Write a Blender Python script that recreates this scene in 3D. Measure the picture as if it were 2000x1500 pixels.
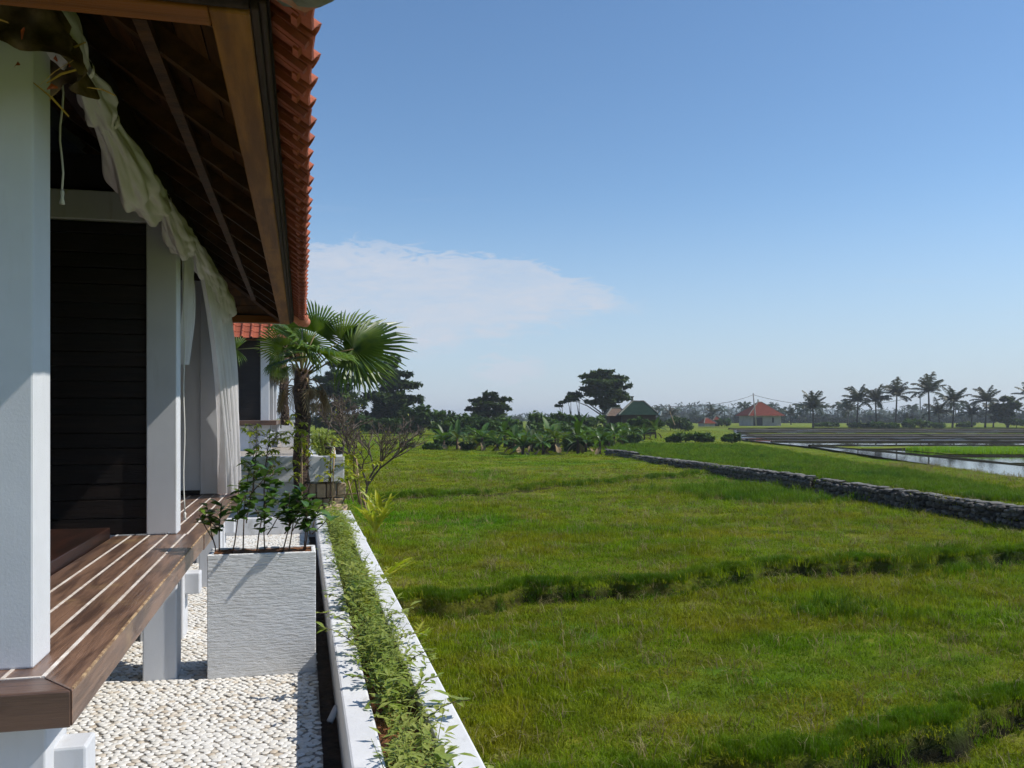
import bpy, math, random
import numpy as np
from mathutils import Vector, Matrix, Euler, noise as mnoise

random.seed(7); np.random.seed(7)
scene = bpy.context.scene
for o in list(bpy.data.objects): bpy.data.objects.remove(o)
C = scene.collection

# ------------------------------------------------------------------ camera, sky, sun, exposure
TH = math.radians(13.6); CO, SI = math.cos(TH), math.sin(TH)
F, HOR, CAMZ = 1700.0, 815.0, 1.55
cam = bpy.data.cameras.new('camera'); camo = bpy.data.objects.new('camera', cam); C.objects.link(camo)
cam.sensor_width = 36; cam.lens = F / 2000 * 36; cam.shift_y = (HOR - 750) / 2000
cam.clip_start = 0.05; cam.clip_end = 9000
camo.location = (0, 0, CAMZ); camo.rotation_euler = (math.radians(90), 0, -TH)
scene.camera = camo

SUN = Vector((1.0, -0.20, 1.12)).normalized()
EL = math.asin(SUN.z); AZ = math.atan2(SUN.x, SUN.y)
sl = bpy.data.lights.new('sun', 'SUN'); so = bpy.data.objects.new('sun', sl); C.objects.link(so)
sl.energy = 4.8; sl.angle = math.radians(0.5); sl.color = (1.0, 0.955, 0.88)
so.rotation_euler = SUN.to_track_quat('Z', 'Y').to_euler(); so.location = (8, -1, 12)

world = bpy.data.worlds.new('World'); scene.world = world; world.use_nodes = True
SKY_STRENGTH = 0.14
scene.view_settings.view_transform = 'Standard'; scene.view_settings.look = 'None'
scene.view_settings.exposure = 0.0; scene.view_settings.gamma = 1.0
scene.view_settings.use_curve_mapping = False
scene.cycles.max_bounces = 5; scene.cycles.diffuse_bounces = 2; scene.cycles.adaptive_threshold = 0.03; scene.cycles.glossy_bounces = 2; scene.cycles.transparent_max_bounces = 8
scene.cycles.volume_bounces = 0


class N:
    """small node-graph helper"""
    def __init__(s, tree): s.t = tree; s.n = tree.nodes; s.l = tree.links
    def new(s, typ, **kw):
        nd = s.n.new(typ)
        for k, v in kw.items(): setattr(nd, k, v)
        return nd
    def link(s, a, b): s.l.new(a, b)
    def put(s, sock, v):
        if isinstance(v, bpy.types.NodeSocket): s.l.new(v, sock)
        else: sock.default_value = v
    def math(s, op, a, b=0.0, c=None, clamp=False):
        m = s.n.new('ShaderNodeMath'); m.operation = op; m.use_clamp = clamp
        s.put(m.inputs[0], a); s.put(m.inputs[1], b)
        if c is not None: s.put(m.inputs[2], c)
        return m.outputs[0]
    def step(s, x, lo, hi):
        m = s.n.new('ShaderNodeMapRange'); m.interpolation_type = 'SMOOTHSTEP'
        s.put(m.inputs[0], x); s.put(m.inputs[1], lo); s.put(m.inputs[2], hi)
        return m.outputs[0]
    def mix(s, fac, a, b, blend='MIX'):
        m = s.n.new('ShaderNodeMix'); m.data_type = 'RGBA'; m.blend_type = blend
        s.put(m.inputs[0], fac); s.put(m.inputs[6], a); s.put(m.inputs[7], b)
        return m.outputs[2]
    def noise(s, vec, scale, detail=3.0, rough=0.55, dist=0.0):
        m = s.n.new('ShaderNodeTexNoise'); m.inputs['Scale'].default_value = scale
        m.inputs['Detail'].default_value = detail; m.inputs['Roughness'].default_value = rough
        m.inputs['Distortion'].default_value = dist
        if vec is not None: s.l.new(vec, m.inputs['Vector'])
        return m.outputs['Fac']
    def mapping(s, vec, scale=(1, 1, 1), loc=(0, 0, 0)):
        m = s.n.new('ShaderNodeMapping'); m.inputs['Scale'].default_value = scale
        m.inputs['Location'].default_value = loc; s.l.new(vec, m.inputs['Vector'])
        return m.outputs[0]


def build_world():
    g = N(world.node_tree); g.n.clear()
    out = g.new('ShaderNodeOutputWorld'); bg = g.new('ShaderNodeBackground')
    sky = g.new('ShaderNodeTexSky', sky_type='NISHITA')
    sky.sun_disc = False; sky.sun_elevation = EL; sky.sun_rotation = AZ
    sky.altitude = 50; sky.air_density = 1.0; sky.dust_density = 0.12; sky.ozone_density = 2.2
    tc = g.new('ShaderNodeTexCoord'); d = tc.outputs['Generated']
    sep = g.new('ShaderNodeSeparateXYZ'); g.link(d, sep.inputs[0])
    x, y, z = sep.outputs
    # a long bank of high cloud hangs over the northern horizon: bearings measured from 13.6 deg east of north
    fw = g.math('ADD', g.math('MULTIPLY', x, SI), g.math('MULTIPLY', y, CO))
    rt = g.math('SUBTRACT', g.math('MULTIPLY', x, CO), g.math('MULTIPLY', y, SI))
    fwc = g.math('MAXIMUM', fw, 0.05)
    u = g.math('DIVIDE', rt, fwc); v = g.math('DIVIDE', z, fwc)
    comb = g.new('ShaderNodeCombineXYZ'); g.put(comb.inputs[0], u); g.put(comb.inputs[1], v)
    p = comb.outputs[0]
    n1 = g.noise(g.mapping(p, (9, 34, 1)), 1.0, 5, 0.6, 0.6)
    n2 = g.noise(g.mapping(p, (30, 110, 1), (4, 2, 0)), 1.0, 5, 0.65, 0.8)
    wob = g.math('ADD', g.math('MULTIPLY', g.math('SUBTRACT', n1, 0.5), 0.05), g.math('MULTIPLY', g.math('SUBTRACT', n2, 0.5), 0.055))
    du = g.math('SUBTRACT', 0.165, u)
    top = g.math('MINIMUM', g.math('ADD', 0.124, g.math('MULTIPLY', du, 0.42)), g.math('ADD', 0.172, g.math('MULTIPLY', du, 0.085)))
    bot = g.math('MAXIMUM', g.math('SUBTRACT', 0.122, g.math('MULTIPLY', du, 0.22)), 0.062)
    vt = g.math('ADD', v, wob)
    m_top = g.step(g.math('SUBTRACT', top, vt), -0.002, 0.012)
    m_bot = g.step(g.math('SUBTRACT', vt, bot), -0.006, 0.034)
    inner = g.math('ADD', g.math('ADD', 0.55, g.math('MULTIPLY', g.math('SUBTRACT', n1, 0.35), 1.0)), g.math('MULTIPLY', g.math('SUBTRACT', n2, 0.5), 0.7))
    bank = g.math('MULTIPLY', g.math('MULTIPLY', m_top, m_bot), inner, clamp=True)
    bank = g.math('MULTIPLY', bank, g.step(fw, 0.1, 0.4))
    # smaller shreds
    e1 = g.math('ADD', g.math('POWER', g.math('DIVIDE', g.math('ADD', u, 0.006), 0.055), 2.0), g.math('POWER', g.math('DIVIDE', g.math('SUBTRACT', vt, 0.053), 0.017), 2.0))
    sh = g.math('MULTIPLY', g.step(e1, 1.0, 0.1), 0.55)
    # thin scattered wisps over the whole sky
    zc = g.math('MAXIMUM', z, 0.06)
    c2 = g.new('ShaderNodeCombineXYZ'); g.put(c2.inputs[0], g.math('DIVIDE', x, zc)); g.put(c2.inputs[1], g.math('DIVIDE', y, zc))
    wis = g.math('MULTIPLY', g.step(g.noise(g.mapping(c2.outputs[0], (0.35, 0.8, 1), (3.3, 1.2, 0)), 1.0, 6, 0.6, 1.0), 0.62, 0.82), 0.22)
    haze = g.math('MULTIPLY', g.step(z, 0.26, -0.03), 0.80)
    m = g.math('MAXIMUM', g.math('MAXIMUM', bank, sh), wis)
    m = g.math('MULTIPLY', m, 0.95)
    hsv = g.new('ShaderNodeHueSaturation'); hsv.inputs['Saturation'].default_value = 1.12; g.link(sky.outputs[0], hsv.inputs['Color'])
    col = g.mix(haze, hsv.outputs[0], (3.1, 3.85, 5.2, 1))
    col = g.mix(m, col, (4.5, 4.8, 5.45, 1))
    g.link(col, bg.inputs[0]); bg.inputs[1].default_value = SKY_STRENGTH
    g.link(bg.outputs[0], out.inputs[0])
build_world()


# ------------------------------------------------------------------ helpers
def W(R, D, z=0.0): return Vector((R * CO + D * SI, -R * SI + D * CO, z))
def G(px, py, z):                                   # where a sight line meets level z
    D = F * (CAMZ - z) / (py - HOR); return W((px - 1000) / F * D, D, z)
def Pd(px, py, D): return W((px - 1000) / F * D, D, CAMZ - (py - HOR) * D / F)
def sstep(x, a, b):
    t = np.clip((x - a) / (b - a), 0, 1); return t * t * (3 - 2 * t)

def tag(o, label=None, cat=None, group=None, kind=None):
    if label: o['label'] = label
    if cat: o['category'] = cat
    if group: o['group'] = group
    if kind: o['kind'] = kind
    return o

def empty(name, loc, label, cat, group=None, rz=0.0):
    o = bpy.data.objects.new(name, None); C.objects.link(o)
    o.location = loc; o.rotation_euler = (0, 0, rz); o.empty_display_size = 0.2
    return tag(o, label, cat, group)

def org(p):
    v = Vector((0, 0, 0))
    while p is not None: v += p.location; p = p.parent
    return v

def link_mesh(name, me, parent=None, loc=(0, 0, 0)):
    o = bpy.data.objects.new(name, me); C.objects.link(o); o.location = loc; o.parent = parent
    return o

def copy_tree(o, parent=None):
    c = o.copy(); C.objects.link(c); c.parent = parent
    for ch in list(o.children): copy_tree(ch, c)
    return c


class MB:
    def __init__(s): s.v = []; s.f = []
    def add(s, vs, fs):
        k = len(s.v); s.v.extend([tuple(q) for q in vs]); s.f.extend([tuple(i + k for i in f) for f in fs]); return s
    def box(s, x0, x1, y0, y1, z0, z1):
        return s.add([(x0, y0, z0), (x1, y0, z0), (x1, y1, z0), (x0, y1, z0), (x0, y0, z1), (x1, y0, z1), (x1, y1, z1), (x0, y1, z1)],
                     [(0, 3, 2, 1), (4, 5, 6, 7), (0, 1, 5, 4), (1, 2, 6, 5), (2, 3, 7, 6), (3, 0, 4, 7)])
    def prism(s, poly, z0, z1):
        n = len(poly)
        return s.add([(x, y, z0) for x, y in poly] + [(x, y, z1) for x, y in poly],
                     [tuple(range(n - 1, -1, -1)), tuple(range(n, 2 * n))] + [(i, (i + 1) % n, n + (i + 1) % n, n + i) for i in range(n)])
    def bar(s, a, b, w, h, up=(0, 0, 1)):
        a, b = Vector(a), Vector(b); d = (b - a).normalized(); r = d.cross(Vector(up))
        if r.length < 1e-4: r = d.cross(Vector((1, 0, 0)))
        r.normalize(); u = r.cross(d).normalized()
        vs = []
        for p in (a, b):
            for i, j in ((-1, -1), (1, -1), (1, 1), (-1, 1)): vs.append(p + r * (w / 2 * i) + u * (h / 2 * j))
        return s.add(vs, [(3, 2, 1, 0), (4, 5, 6, 7), (0, 1, 5, 4), (1, 2, 6, 5), (2, 3, 7, 6), (3, 0, 4, 7)])
    def tube(s, pts, rad, n=7, cap=True):
        pts = [Vector(p) for p in pts]; m = len(pts)
        if not hasattr(rad, '__len__'): rad = [rad] * m
        k = len(s.v); t0 = (pts[1] - pts[0]).normalized()
        u = t0.cross(Vector((0, 0, 1)))
        if u.length < 0.05: u = t0.cross(Vector((1, 0, 0)))
        u.normalize()
        for i, p in enumerate(pts):
            t = (pts[min(i + 1, m - 1)] - pts[max(i - 1, 0)]).normalized()
            u = (u - t * u.dot(t)); u.normalize(); w = t.cross(u)
            for j in range(n):
                a = 2 * math.pi * j / n; s.v.append(tuple(p + (u * math.cos(a) + w * math.sin(a)) * rad[i]))
        for i in range(m - 1):
            for j in range(n):
                a, b = k + i * n + j, k + i * n + (j + 1) % n; s.f.append((a, b, b + n, a + n))
        if cap:
            s.f.append(tuple(k + j for j in range(n - 1, -1, -1))); s.f.append(tuple(k + (m - 1) * n + j for j in range(n)))
        return s
    def strip(s, pts, widths, side, fold=0.0):
        """leaf-like ribbon with a folded midrib; side = sideways direction(s)"""
        k = len(s.v); m = len(pts)
        for i in range(m):
            p = Vector(pts[i]); sd = Vector(side[i] if isinstance(side, list) else side)
            t = (Vector(pts[min(i + 1, m - 1)]) - Vector(pts[max(i - 1, 0)])).normalized()
            up = sd.cross(t); up.normalize()
            w = widths[i]
            s.v.append(tuple(p - sd * w + up * fold * w)); s.v.append(tuple(p)); s.v.append(tuple(p + sd * w + up * fold * w))
        for i in range(m - 1):
            a = k + i * 3; s.f.append((a, a + 1, a + 4, a + 3)); s.f.append((a + 1, a + 2, a + 5, a + 4))
        return s
    def mesh(s, name, mat=None, smooth=False, origin=(0, 0, 0)):
        me = bpy.data.meshes.new(name)
        o = Vector(origin)
        me.from_pydata([(x - o.x, y - o.y, z - o.z) for x, y, z in s.v], [], s.f)
        if mat: me.materials.append(mat)
        if smooth: me.polygons.foreach_set('use_smooth', [True] * len(me.polygons))
        me.update(); return me
    def build(s, name, mat, parent=None, smooth=False, bevel=0.0, loc=None):
        if parent is None:
            l = Vector(loc) if loc is not None else Vector((0, 0, 0))
            o = link_mesh(name, s.mesh(name, mat, smooth, l), None, l)
        else:
            o = link_mesh(name, s.mesh(name, mat, smooth, org(parent)), parent)
        if bevel:
            b = o.modifiers.new('bevel', 'BEVEL'); b.width = bevel; b.segments = 2; b.limit_method = 'ANGLE'
        return o


def np_mesh(name, verts, faces, mat, smooth=False, attrs=None):
    """faces: (n,k) int array"""
    verts = np.asarray(verts, np.float32); faces = np.asarray(faces, np.int32)
    me = bpy.data.meshes.new(name); n, k = faces.shape
    me.vertices.add(len(verts)); me.vertices.foreach_set('co', verts.ravel())
    me.loops.add(n * k); me.loops.foreach_set('vertex_index', faces.ravel())
    me.polygons.add(n); me.polygons.foreach_set('loop_start', np.arange(0, n * k, k, dtype=np.int32))
    me.polygons.foreach_set('use_smooth', np.full(n, smooth))
    if attrs:
        for nm, arr in attrs.items():
            a = me.attributes.new(nm, 'FLOAT', 'POINT'); a.data.foreach_set('value', np.asarray(arr, np.float32))
    me.update(calc_edges=True); me.validate()
    if mat: me.materials.append(mat)
    return me


# ------------------------------------------------------------------ materials
def base_mat(name):
    m = bpy.data.materials.new(name); m.use_nodes = True
    g = N(m.node_tree); b = g.n['Principled BSDF']
    return m, g, b

def c4(c): return (c[0], c[1], c[2], 1)

def pmat(name, c1, c2=None, scale=4.0, stretch=(1, 1, 1), rough=0.6, bump=0.0, bscale=40.0, bstretch=None, jitter=0.0, spec=0.4, lo=0.35, hi=0.65, dirt=None, dscale=1.3, dlo=.55, dhi=.8, dist=0.0, bdist=0.01, dstretch=(1, 1, 1)):
    m, g, b = base_mat(name)
    tc = g.new('ShaderNodeTexCoord'); oc = tc.outputs['Object']
    col = c4(c1)
    if c2:
        f = g.step(g.noise(g.mapping(oc, stretch), scale, 5, 0.6, dist), lo, hi); col = g.mix(f, c4(c1), c4(c2))
    if dirt:
        f = g.step(g.noise(g.mapping(oc, dstretch), dscale, 6, 0.65), dlo, dhi); col = g.mix(f, col, c4(dirt))
    if jitter:
        oi = g.new('ShaderNodeObjectInfo'); hs = g.new('ShaderNodeHueSaturation')
        g.put(hs.inputs['Value'], g.math('ADD', 1 - jitter, g.math('MULTIPLY', oi.outputs['Random'], 2 * jitter)))
        g.put(hs.inputs['Color'], col); col = hs.outputs[0]
    g.put(b.inputs['Base Color'], col); b.inputs['Roughness'].default_value = rough
    b.inputs['Specular IOR Level'].default_value = spec
    if bump:
        bn = g.new('ShaderNodeBump'); bn.inputs['Strength'].default_value = bump; bn.inputs['Distance'].default_value = bdist
        g.put(bn.inputs['Height'], g.noise(g.mapping(oc, bstretch or stretch), bscale, 5, 0.6)); g.link(bn.outputs[0], b.inputs['Normal'])
    return m

def leafmat(name, c1, c2, c3=None, scale=6.0, transl=0.35, rough=0.45, spec=0.4, jitter=0.15, tcol=None, pscale=None):
    """leaf: world-position patches + per-object variation, part of the light passes through"""
    m, g, b = base_mat(name)
    geo = g.new('ShaderNodeNewGeometry'); pos = geo.outputs['Position']
    f = g.step(g.noise(pos, scale, 4, 0.6), 0.33, 0.67)
    col = g.mix(f, c4(c1), c4(c2))
    if c3:
        f2 = g.step(g.noise(g.mapping(pos, (1, 1, 1), (7, 3, 1)), pscale or scale * 0.37, 4, 0.6), 0.5, 0.72); col = g.mix(f2, col, c4(c3))
    oi = g.new('ShaderNodeObjectInfo'); hs = g.new('ShaderNodeHueSaturation')
    g.put(hs.inputs['Value'], g.math('ADD', 1 - jitter, g.math('MULTIPLY', oi.outputs['Random'], 2 * jitter)))
    g.put(hs.inputs['Color'], col); col = hs.outputs[0]
    g.put(b.inputs['Base Color'], col); b.inputs['Roughness'].default_value = rough
    b.inputs['Specular IOR Level'].default_value = spec
    tr = g.new('ShaderNodeBsdfTranslucent'); mx = g.new('ShaderNodeMixShader')
    g.put(tr.inputs[0], g.mix(1.0, col, c4(tcol or (1.25, 1.3, 0.5)), 'MULTIPLY'))
    mx.inputs[0].default_value = transl
    g.link(b.outputs[0], mx.inputs[1]); g.link(tr.outputs[0], mx.inputs[2])
    g.link(mx.outputs[0], g.n['Material Output'].inputs[0])
    return m

M = {}
M['white'] = pmat('white_paint', (.62, .63, .65), (.57, .58, .60), 2.2, rough=.6, bump=.12, bscale=110, dirt=(.44, .43, .40), dscale=2.0, dlo=.56, dhi=.9, bdist=.004, dstretch=(7, 7, .8))
M['cap'] = pmat('white_wall_paint', (.72, .72, .725), (.64, .64, .64), 3, rough=.6, bump=.3, bscale=45, dirt=(.34, .33, .29), dscale=3.0, dlo=.52, dhi=.84, bdist=.005, dstretch=(2, 1.2, .9))
M['chisel'] = pmat('chiselled_white_stone', (.82, .82, .81), (.74, .74, .73), 6, (.5, .5, 3), rough=.65, bump=1.0, bscale=9, bstretch=(1.5, 1, 8.5), bdist=.03, dirt=(.50, .48, .43), dscale=2.2, dlo=.58, dhi=.85)
M['deck'] = pmat('deck_timber', (.22, .128, .085), (.085, .050, .037), 3.2, (6, .55, 6), rough=.30, bump=.24, bscale=9, bstretch=(14, .7, 14), jitter=.22, spec=.5, dirt=(.33, .215, .11), dscale=2.4, dlo=.54, dhi=.8, dist=.6)
M['deckx'] = pmat('deck_timber_cross', (.15, .085, .058), (.075, .045, .034), 3.2, (.55, 5, 5), rough=.36, bump=.16, bscale=9, bstretch=(.7, 14, 14), jitter=.15, spec=.5, dist=.6)
M['seam'] = pmat('pale_seam_filler', (.74, .69, .63), (.55, .47, .40), 14, rough=.7, bump=.2, bscale=80)
M['paleedge'] = pmat('pale_edge_timber', (.52, .36, .20), (.22, .13, .075), 9, (1, 3, 1), rough=.6, lo=.4, hi=.6)
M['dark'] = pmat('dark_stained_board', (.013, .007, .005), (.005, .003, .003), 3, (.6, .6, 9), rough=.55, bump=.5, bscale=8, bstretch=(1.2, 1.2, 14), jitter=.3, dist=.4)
M['darkfloor'] = pmat('dark_floor_timber', (.030, .012, .008), (.014, .007, .005), 3, (5, .6, 5), rough=.4, bump=.2, bscale=8)
M['fascia'] = pmat('golden_fascia_timber', (.25, .108, .018), (.13, .050, .010), 2.5, (6, .5, 6), rough=.5, bump=.25, bscale=9, bstretch=(14, .8, 14), spec=.08, dirt=(.05, .026, .013), dscale=3, dlo=.55, dhi=.8)
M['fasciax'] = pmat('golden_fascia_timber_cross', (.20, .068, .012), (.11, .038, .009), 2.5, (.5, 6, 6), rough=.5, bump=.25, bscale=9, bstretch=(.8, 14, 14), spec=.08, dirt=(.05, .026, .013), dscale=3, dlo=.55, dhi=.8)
M['trim'] = pmat('weathered_moulding', (.048, .031, .025), (.028, .019, .016), 3, (6, .5, 6), rough=.6, bump=.3, bscale=10, bstretch=(14, .8, 14), spec=.05)
M['rafter'] = pmat('rafter_timber', (.075, .032, .010), (.035, .016, .006), 4, (2, 3, 3), rough=.55, bump=.3, bscale=12, jitter=.25, spec=.08)
M['ceil'] = pmat('ceiling_board', (.070, .030, .008), (.028, .012, .004), 3, (4, .6, 4), rough=.6, bump=.3, bscale=9, jitter=.3, spec=.06)
M['tile'] = pmat('clay_tile', (.35, .092, .043), (.24, .058, .031), 6, rough=.7, bump=.3, bscale=30, jitter=.18, dirt=(.17, .10, .075), dscale=7, dlo=.56, dhi=.8, spec=.25)
M['cement'] = pmat('mossy_cement', (.20, .19, .165), (.09, .10, .07), 8, rough=.9, bump=.6, bscale=25)
M['hipcap'] = pmat('clay_ridge_cap', (.50, .17, .09), (.36, .13, .08), 6, rough=.75, bump=.3, bscale=30, dirt=(.30, .27, .24), dscale=6, dlo=.5, dhi=.75)
M['grout'] = pmat('grey_grout', (.40, .36, .31), (.28, .25, .21), 9, rough=.9, bump=.4, bscale=60)
M['mud'] = pmat('paddy_mud', (.060, .045, .034), (.03, .024, .02), .9, (1, .5, 1), rough=.6, bump=.9, bscale=3, bdist=.05, spec=.08)
M['mud_pale'] = pmat('drying_paddy_mud', (.12, .10, .075), (.06, .05, .035), .9, (1, .5, 1), rough=.8, bump=.9, bscale=3, bdist=.05, spec=.08)
M['wet_soil'] = pmat('wet_bund_soil', (.014, .012, .009), (.026, .028, .012), 3, rough=1.0, spec=.03)
M['soil'] = pmat('dark_soil', (.045, .030, .020), (.085, .055, .034), 9, rough=.95, bump=1.0, bscale=22, bdist=.03)
M['bark_mulch'] = pmat('reddish_mulch', (.30, .12, .04), (.14, .055, .022), 38, rough=.95, bump=1.0, bscale=70, bdist=.02)
M['cloth'] = pmat('white_muslin', (.74, .70, .68), (.64, .60, .57), 4, rough=.9, bump=.25, bscale=60)
M['sheer'] = leafmat('sheer_white_cloth', (.77, .74, .73), (.69, .66, .65), None, 3, .35, .9, .1, .02, (1.0, 1.0, 1.0))
M['cord'] = pmat('cotton_cord', (.66, .64, .58), rough=.9)
M['straw'] = pmat('yellow_dry_straw', (.50, .32, .04), (.32, .20, .05), 20, rough=.8)
M['orange'] = pmat('dry_orange_petal', (.45, .10, .02), (.30, .06, .02), 20, rough=.8)
M['trunk'] = pmat('palm_trunk_fibre', (.085, .052, .036), (.035, .022, .016), 14, (1, 1, 2), rough=.9, bump=1.0, bscale=30, bdist=.03)
M['stub'] = pmat('leaf_stub', (.20, .13, .085), (.07, .045, .03), 12, rough=.85)
M['dead'] = pmat('dead_leaf', (.30, .22, .11), (.16, .11, .06), 8, rough=.85)
M['fan'] = leafmat('fan_palm_leaf', (.055, .110, .008), (.115, .175, .010), (.022, .056, .010), 5, .33, .38, .5, .3)
M['petiole'] = pmat('palm_petiole', (.10, .13, .03), (.16, .10, .03), 6, rough=.5)
M['gloss_leaf'] = leafmat('glossy_dark_leaf', (.042, .105, .018), (.080, .155, .026), (.17, .26, .03), 14, .28, .30, .5, .35)
M['young_leaf'] = leafmat('yellow_green_leaf', (.26, .33, .02), (.40, .38, .03), (.16, .25, .02), 8, .4, .45, .4, .2)
M['planter_leaf'] = leafmat('small_planter_leaf', (.19, .26, .035), (.33, .36, .09), (.08, .16, .025), 5, .32, .45, .4, .1, None, 1.6)
M['twig'] = pmat('grey_twig', (.15, .115, .09), (.08, .062, .05), 10, rough=.85)
M['stem'] = pmat('brown_stem', (.14, .09, .06), (.08, .05, .035), 20, rough=.8)
M['bamboo'] = pmat('bamboo_stake', (.42, .30, .17), (.28, .19, .10), 6, rough=.6)
M['brick'] = pmat('tan_soft_stone', (.58, .43, .28), (.46, .33, .21), 8, rough=.9, bump=.5, bscale=25, jitter=.2)
M['rubble'] = pmat('grey_rubble_stone', (.11, .10, .085), (.05, .046, .04), 7, rough=.9, bump=.8, bscale=16, jitter=.6, dirt=(.24, .225, .195), dscale=3.4, dlo=.58, dhi=.75)
M['coping'] = pmat('pale_wall_coping', (.20, .19, .165), (.085, .08, .066), 3, rough=.9, bump=.6, bscale=16)
M['mortar'] = pmat('dark_mortar', (.022, .020, .017), (.014, .013, .011), 6, rough=.95)
M['tree_leaf'] = leafmat('tree_foliage', (.026, .052, .012), (.065, .100, .022), (.012, .026, .010), .9, .25, .6, .25, .15)
M['bush_leaf'] = leafmat('bush_foliage', (.036, .082, .014), (.075, .13, .020), (.022, .05, .014), .8, .25, .6, .25, .25)
M['banana'] = leafmat('banana_leaf', (.035, .085, .012), (.075, .145, .020), (.08, .09, .022), .9, .35, .45, .35, .35)
M['coco'] = leafmat('coconut_leaflets', (.022, .034, .012), (.045, .050, .020), (.07, .055, .026), .5, .2, .5, .35, .25)
M['coco_trunk'] = pmat('coconut_trunk', (.05, .042, .034), (.03, .025, .02), 3, rough=.9)
M['far_leaf'] = leafmat('far_wood_foliage', (.030, .055, .026), (.045, .072, .03), (.022, .042, .022), .05, .15, .8, .1, .05)
M['wall_far'] = pmat('pale_house_wall', (.36, .34, .30), (.28, .26, .23), 1, rough=.9)
M['roof_red'] = pmat('red_tile_roof', (.17, .040, .022), (.11, .028, .018), 3, rough=.95, bump=.5, bscale=9, spec=.05)
M['roof_green'] = pmat('green_sheet_roof', (.020, .040, .028), (.013, .028, .020), 2, rough=.9, spec=.05)
M['black'] = pmat('dark_opening', (.012, .012, .012), rough=.6)
M['pole'] = pmat('grey_pole', (.26, .25, .23), rough=.7)
M['wire'] = pmat('black_wire', (.03, .03, .03), rough=.6)
M['plastic'] = pmat('black_plastic_pot', (.015, .015, .016), rough=.5)

def field_mat():
    m, g, b = base_mat('field_turf')
    geo = g.new('ShaderNodeNewGeometry'); pos = geo.outputs['Position']
    c = g.mix(g.step(g.noise(pos, .55, 6, .6), .36, .64), (.125, .185, .008, 1), (.180, .185, .016, 1))
    c = g.mix(g.step(g.noise(pos, 6.0, 5, .7), .52, .76), c, (.095, .080, .026, 1))
    c = g.mix(g.step(g.noise(g.mapping(pos, (1, 1, 1), (40, 9, 0)), .23, 4, .6), .52, .68), c, (.070, .160, .006, 1))
    at = g.new('ShaderNodeAttribute', attribute_name='bare'); c = g.mix(at.outputs['Fac'], c, (.010, .008, .005, 1))  # bare earth, coloured near black to stand in for bund shadows
    g.put(b.inputs['Base Color'], c); b.inputs['Roughness'].default_value = .95; b.inputs['Specular IOR Level'].default_value = .1
    bn = g.new('ShaderNodeBump'); bn.inputs['Strength'].default_value = 1.0; bn.inputs['Distance'].default_value = .06
    g.put(bn.inputs['Height'], g.noise(pos, 11, 6, .7)); g.link(bn.outputs[0], b.inputs['Normal'])
    return m
M['field'] = field_mat()
M['grass'] = leafmat('field_grass', (.140, .220, .006), (.225, .225, .014), (.080, .215, .005), .9, .42, .6, .10, .48, None, .16)
M['grass_tall'] = leafmat('bund_grass', (.085, .175, .005), (.13, .195, .008), (.045, .115, .005), 1.2, .32, .6, .10, .35)
M['grass_dry'] = leafmat('dry_grass', (.20, .16, .06), (.26, .22, .10), None, 2, .25, .6, .2, .3)
M['lime'] = leafmat('rice_seedlings', (.16, .30, .01), (.20, .34, .015), None, 1, .45, .5, .3, .15)

def paddy_mat():
    m, g, b = base_mat('flooded_paddy')
    geo = g.new('ShaderNodeNewGeometry'); pos = geo.outputs['Position']
    mud = g.step(g.noise(g.mapping(pos, (.5, .22, 1)), .5, 6, .65, .5), .50, .60)
    at = g.new('ShaderNodeAttribute', attribute_name='wet')
    mud = g.math('MULTIPLY', mud, g.math('SUBTRACT', 1.0, at.outputs['Fac']), clamp=True)
    g.put(b.inputs['Base Color'], g.mix(mud, (.012, .011, .010, 1), (.034, .029, .025, 1)))
    g.put(b.inputs['Roughness'], g.math('ADD', .035, g.math('MULTIPLY', mud, .5)))
    b.inputs['IOR'].default_value = 1.45
    bn = g.new('ShaderNodeBump'); g.put(bn.inputs['Strength'], g.math('ADD', .02, g.math('MULTIPLY', mud, .9))); bn.inputs['Distance'].default_value = .05
    g.put(bn.inputs['Height'], g.noise(pos, 3.5, 6, .65)); g.link(bn.outputs[0], b.inputs['Normal'])
    return m
M['paddy'] = paddy_mat()

def pebble_mat():
    m, g, b = base_mat('cream_pebble')
    at = g.new('ShaderNodeAttribute', attribute_name='tint'); t = at.outputs['Fac']
    geo = g.new('ShaderNodeNewGeometry')
    cr = g.new('ShaderNodeValToRGB'); cr.color_ramp.elements[0].color = (.60, .56, .49, 1); cr.color_ramp.elements[1].color = (.74, .725, .69, 1)
    e = cr.color_ramp.elements.new(.25); e.color = (.68, .65, .59, 1)
    e = cr.color_ramp.elements.new(.06); e.color = (.52, .44, .34, 1)
    g.put(cr.inputs[0], t)
    c = g.mix(g.math('MULTIPLY', g.step(g.noise(geo.outputs['Position'], 45, 4, .6), .5, .8), .5), cr.outputs[0], (.56, .50, .42, 1))
    g.put(b.inputs['Base Color'], c); b.inputs['Roughness'].default_value = .5
    return m
M['pebble'] = pebble_mat()

# ------------------------------------------------------------------ the land
def b1(R): return np.interp(R, [-4, -1.1, 1.48, 3.25, 7.5, 12], [8.9, 9.5, 10.5, 11.5, 12.75, 14.4])
def b2(R): return np.interp(R, [-2, 1.6, 2.6, 3.85, 9], [4.3, 5.44, 5.93, 6.5, 9.0])
def b3(R): return np.interp(R, [-6, -2.9, 0, 5.2, 9], [18.5, 20.7, 22.8, 28.4, 33])
def rwall(D): return np.interp(D, [6, 15.6, 22.6, 40.5, 44.5, 60, 100], [11.1, 9.2, 8.05, 5.8, 5.0, 4.2, 5])
def rpad(D): return np.interp(D, [12, 24.7, 50, 66, 80, 105, 125], [12.8, 14.5, 17.6, 17.7, 21, 27, 32])

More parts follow.
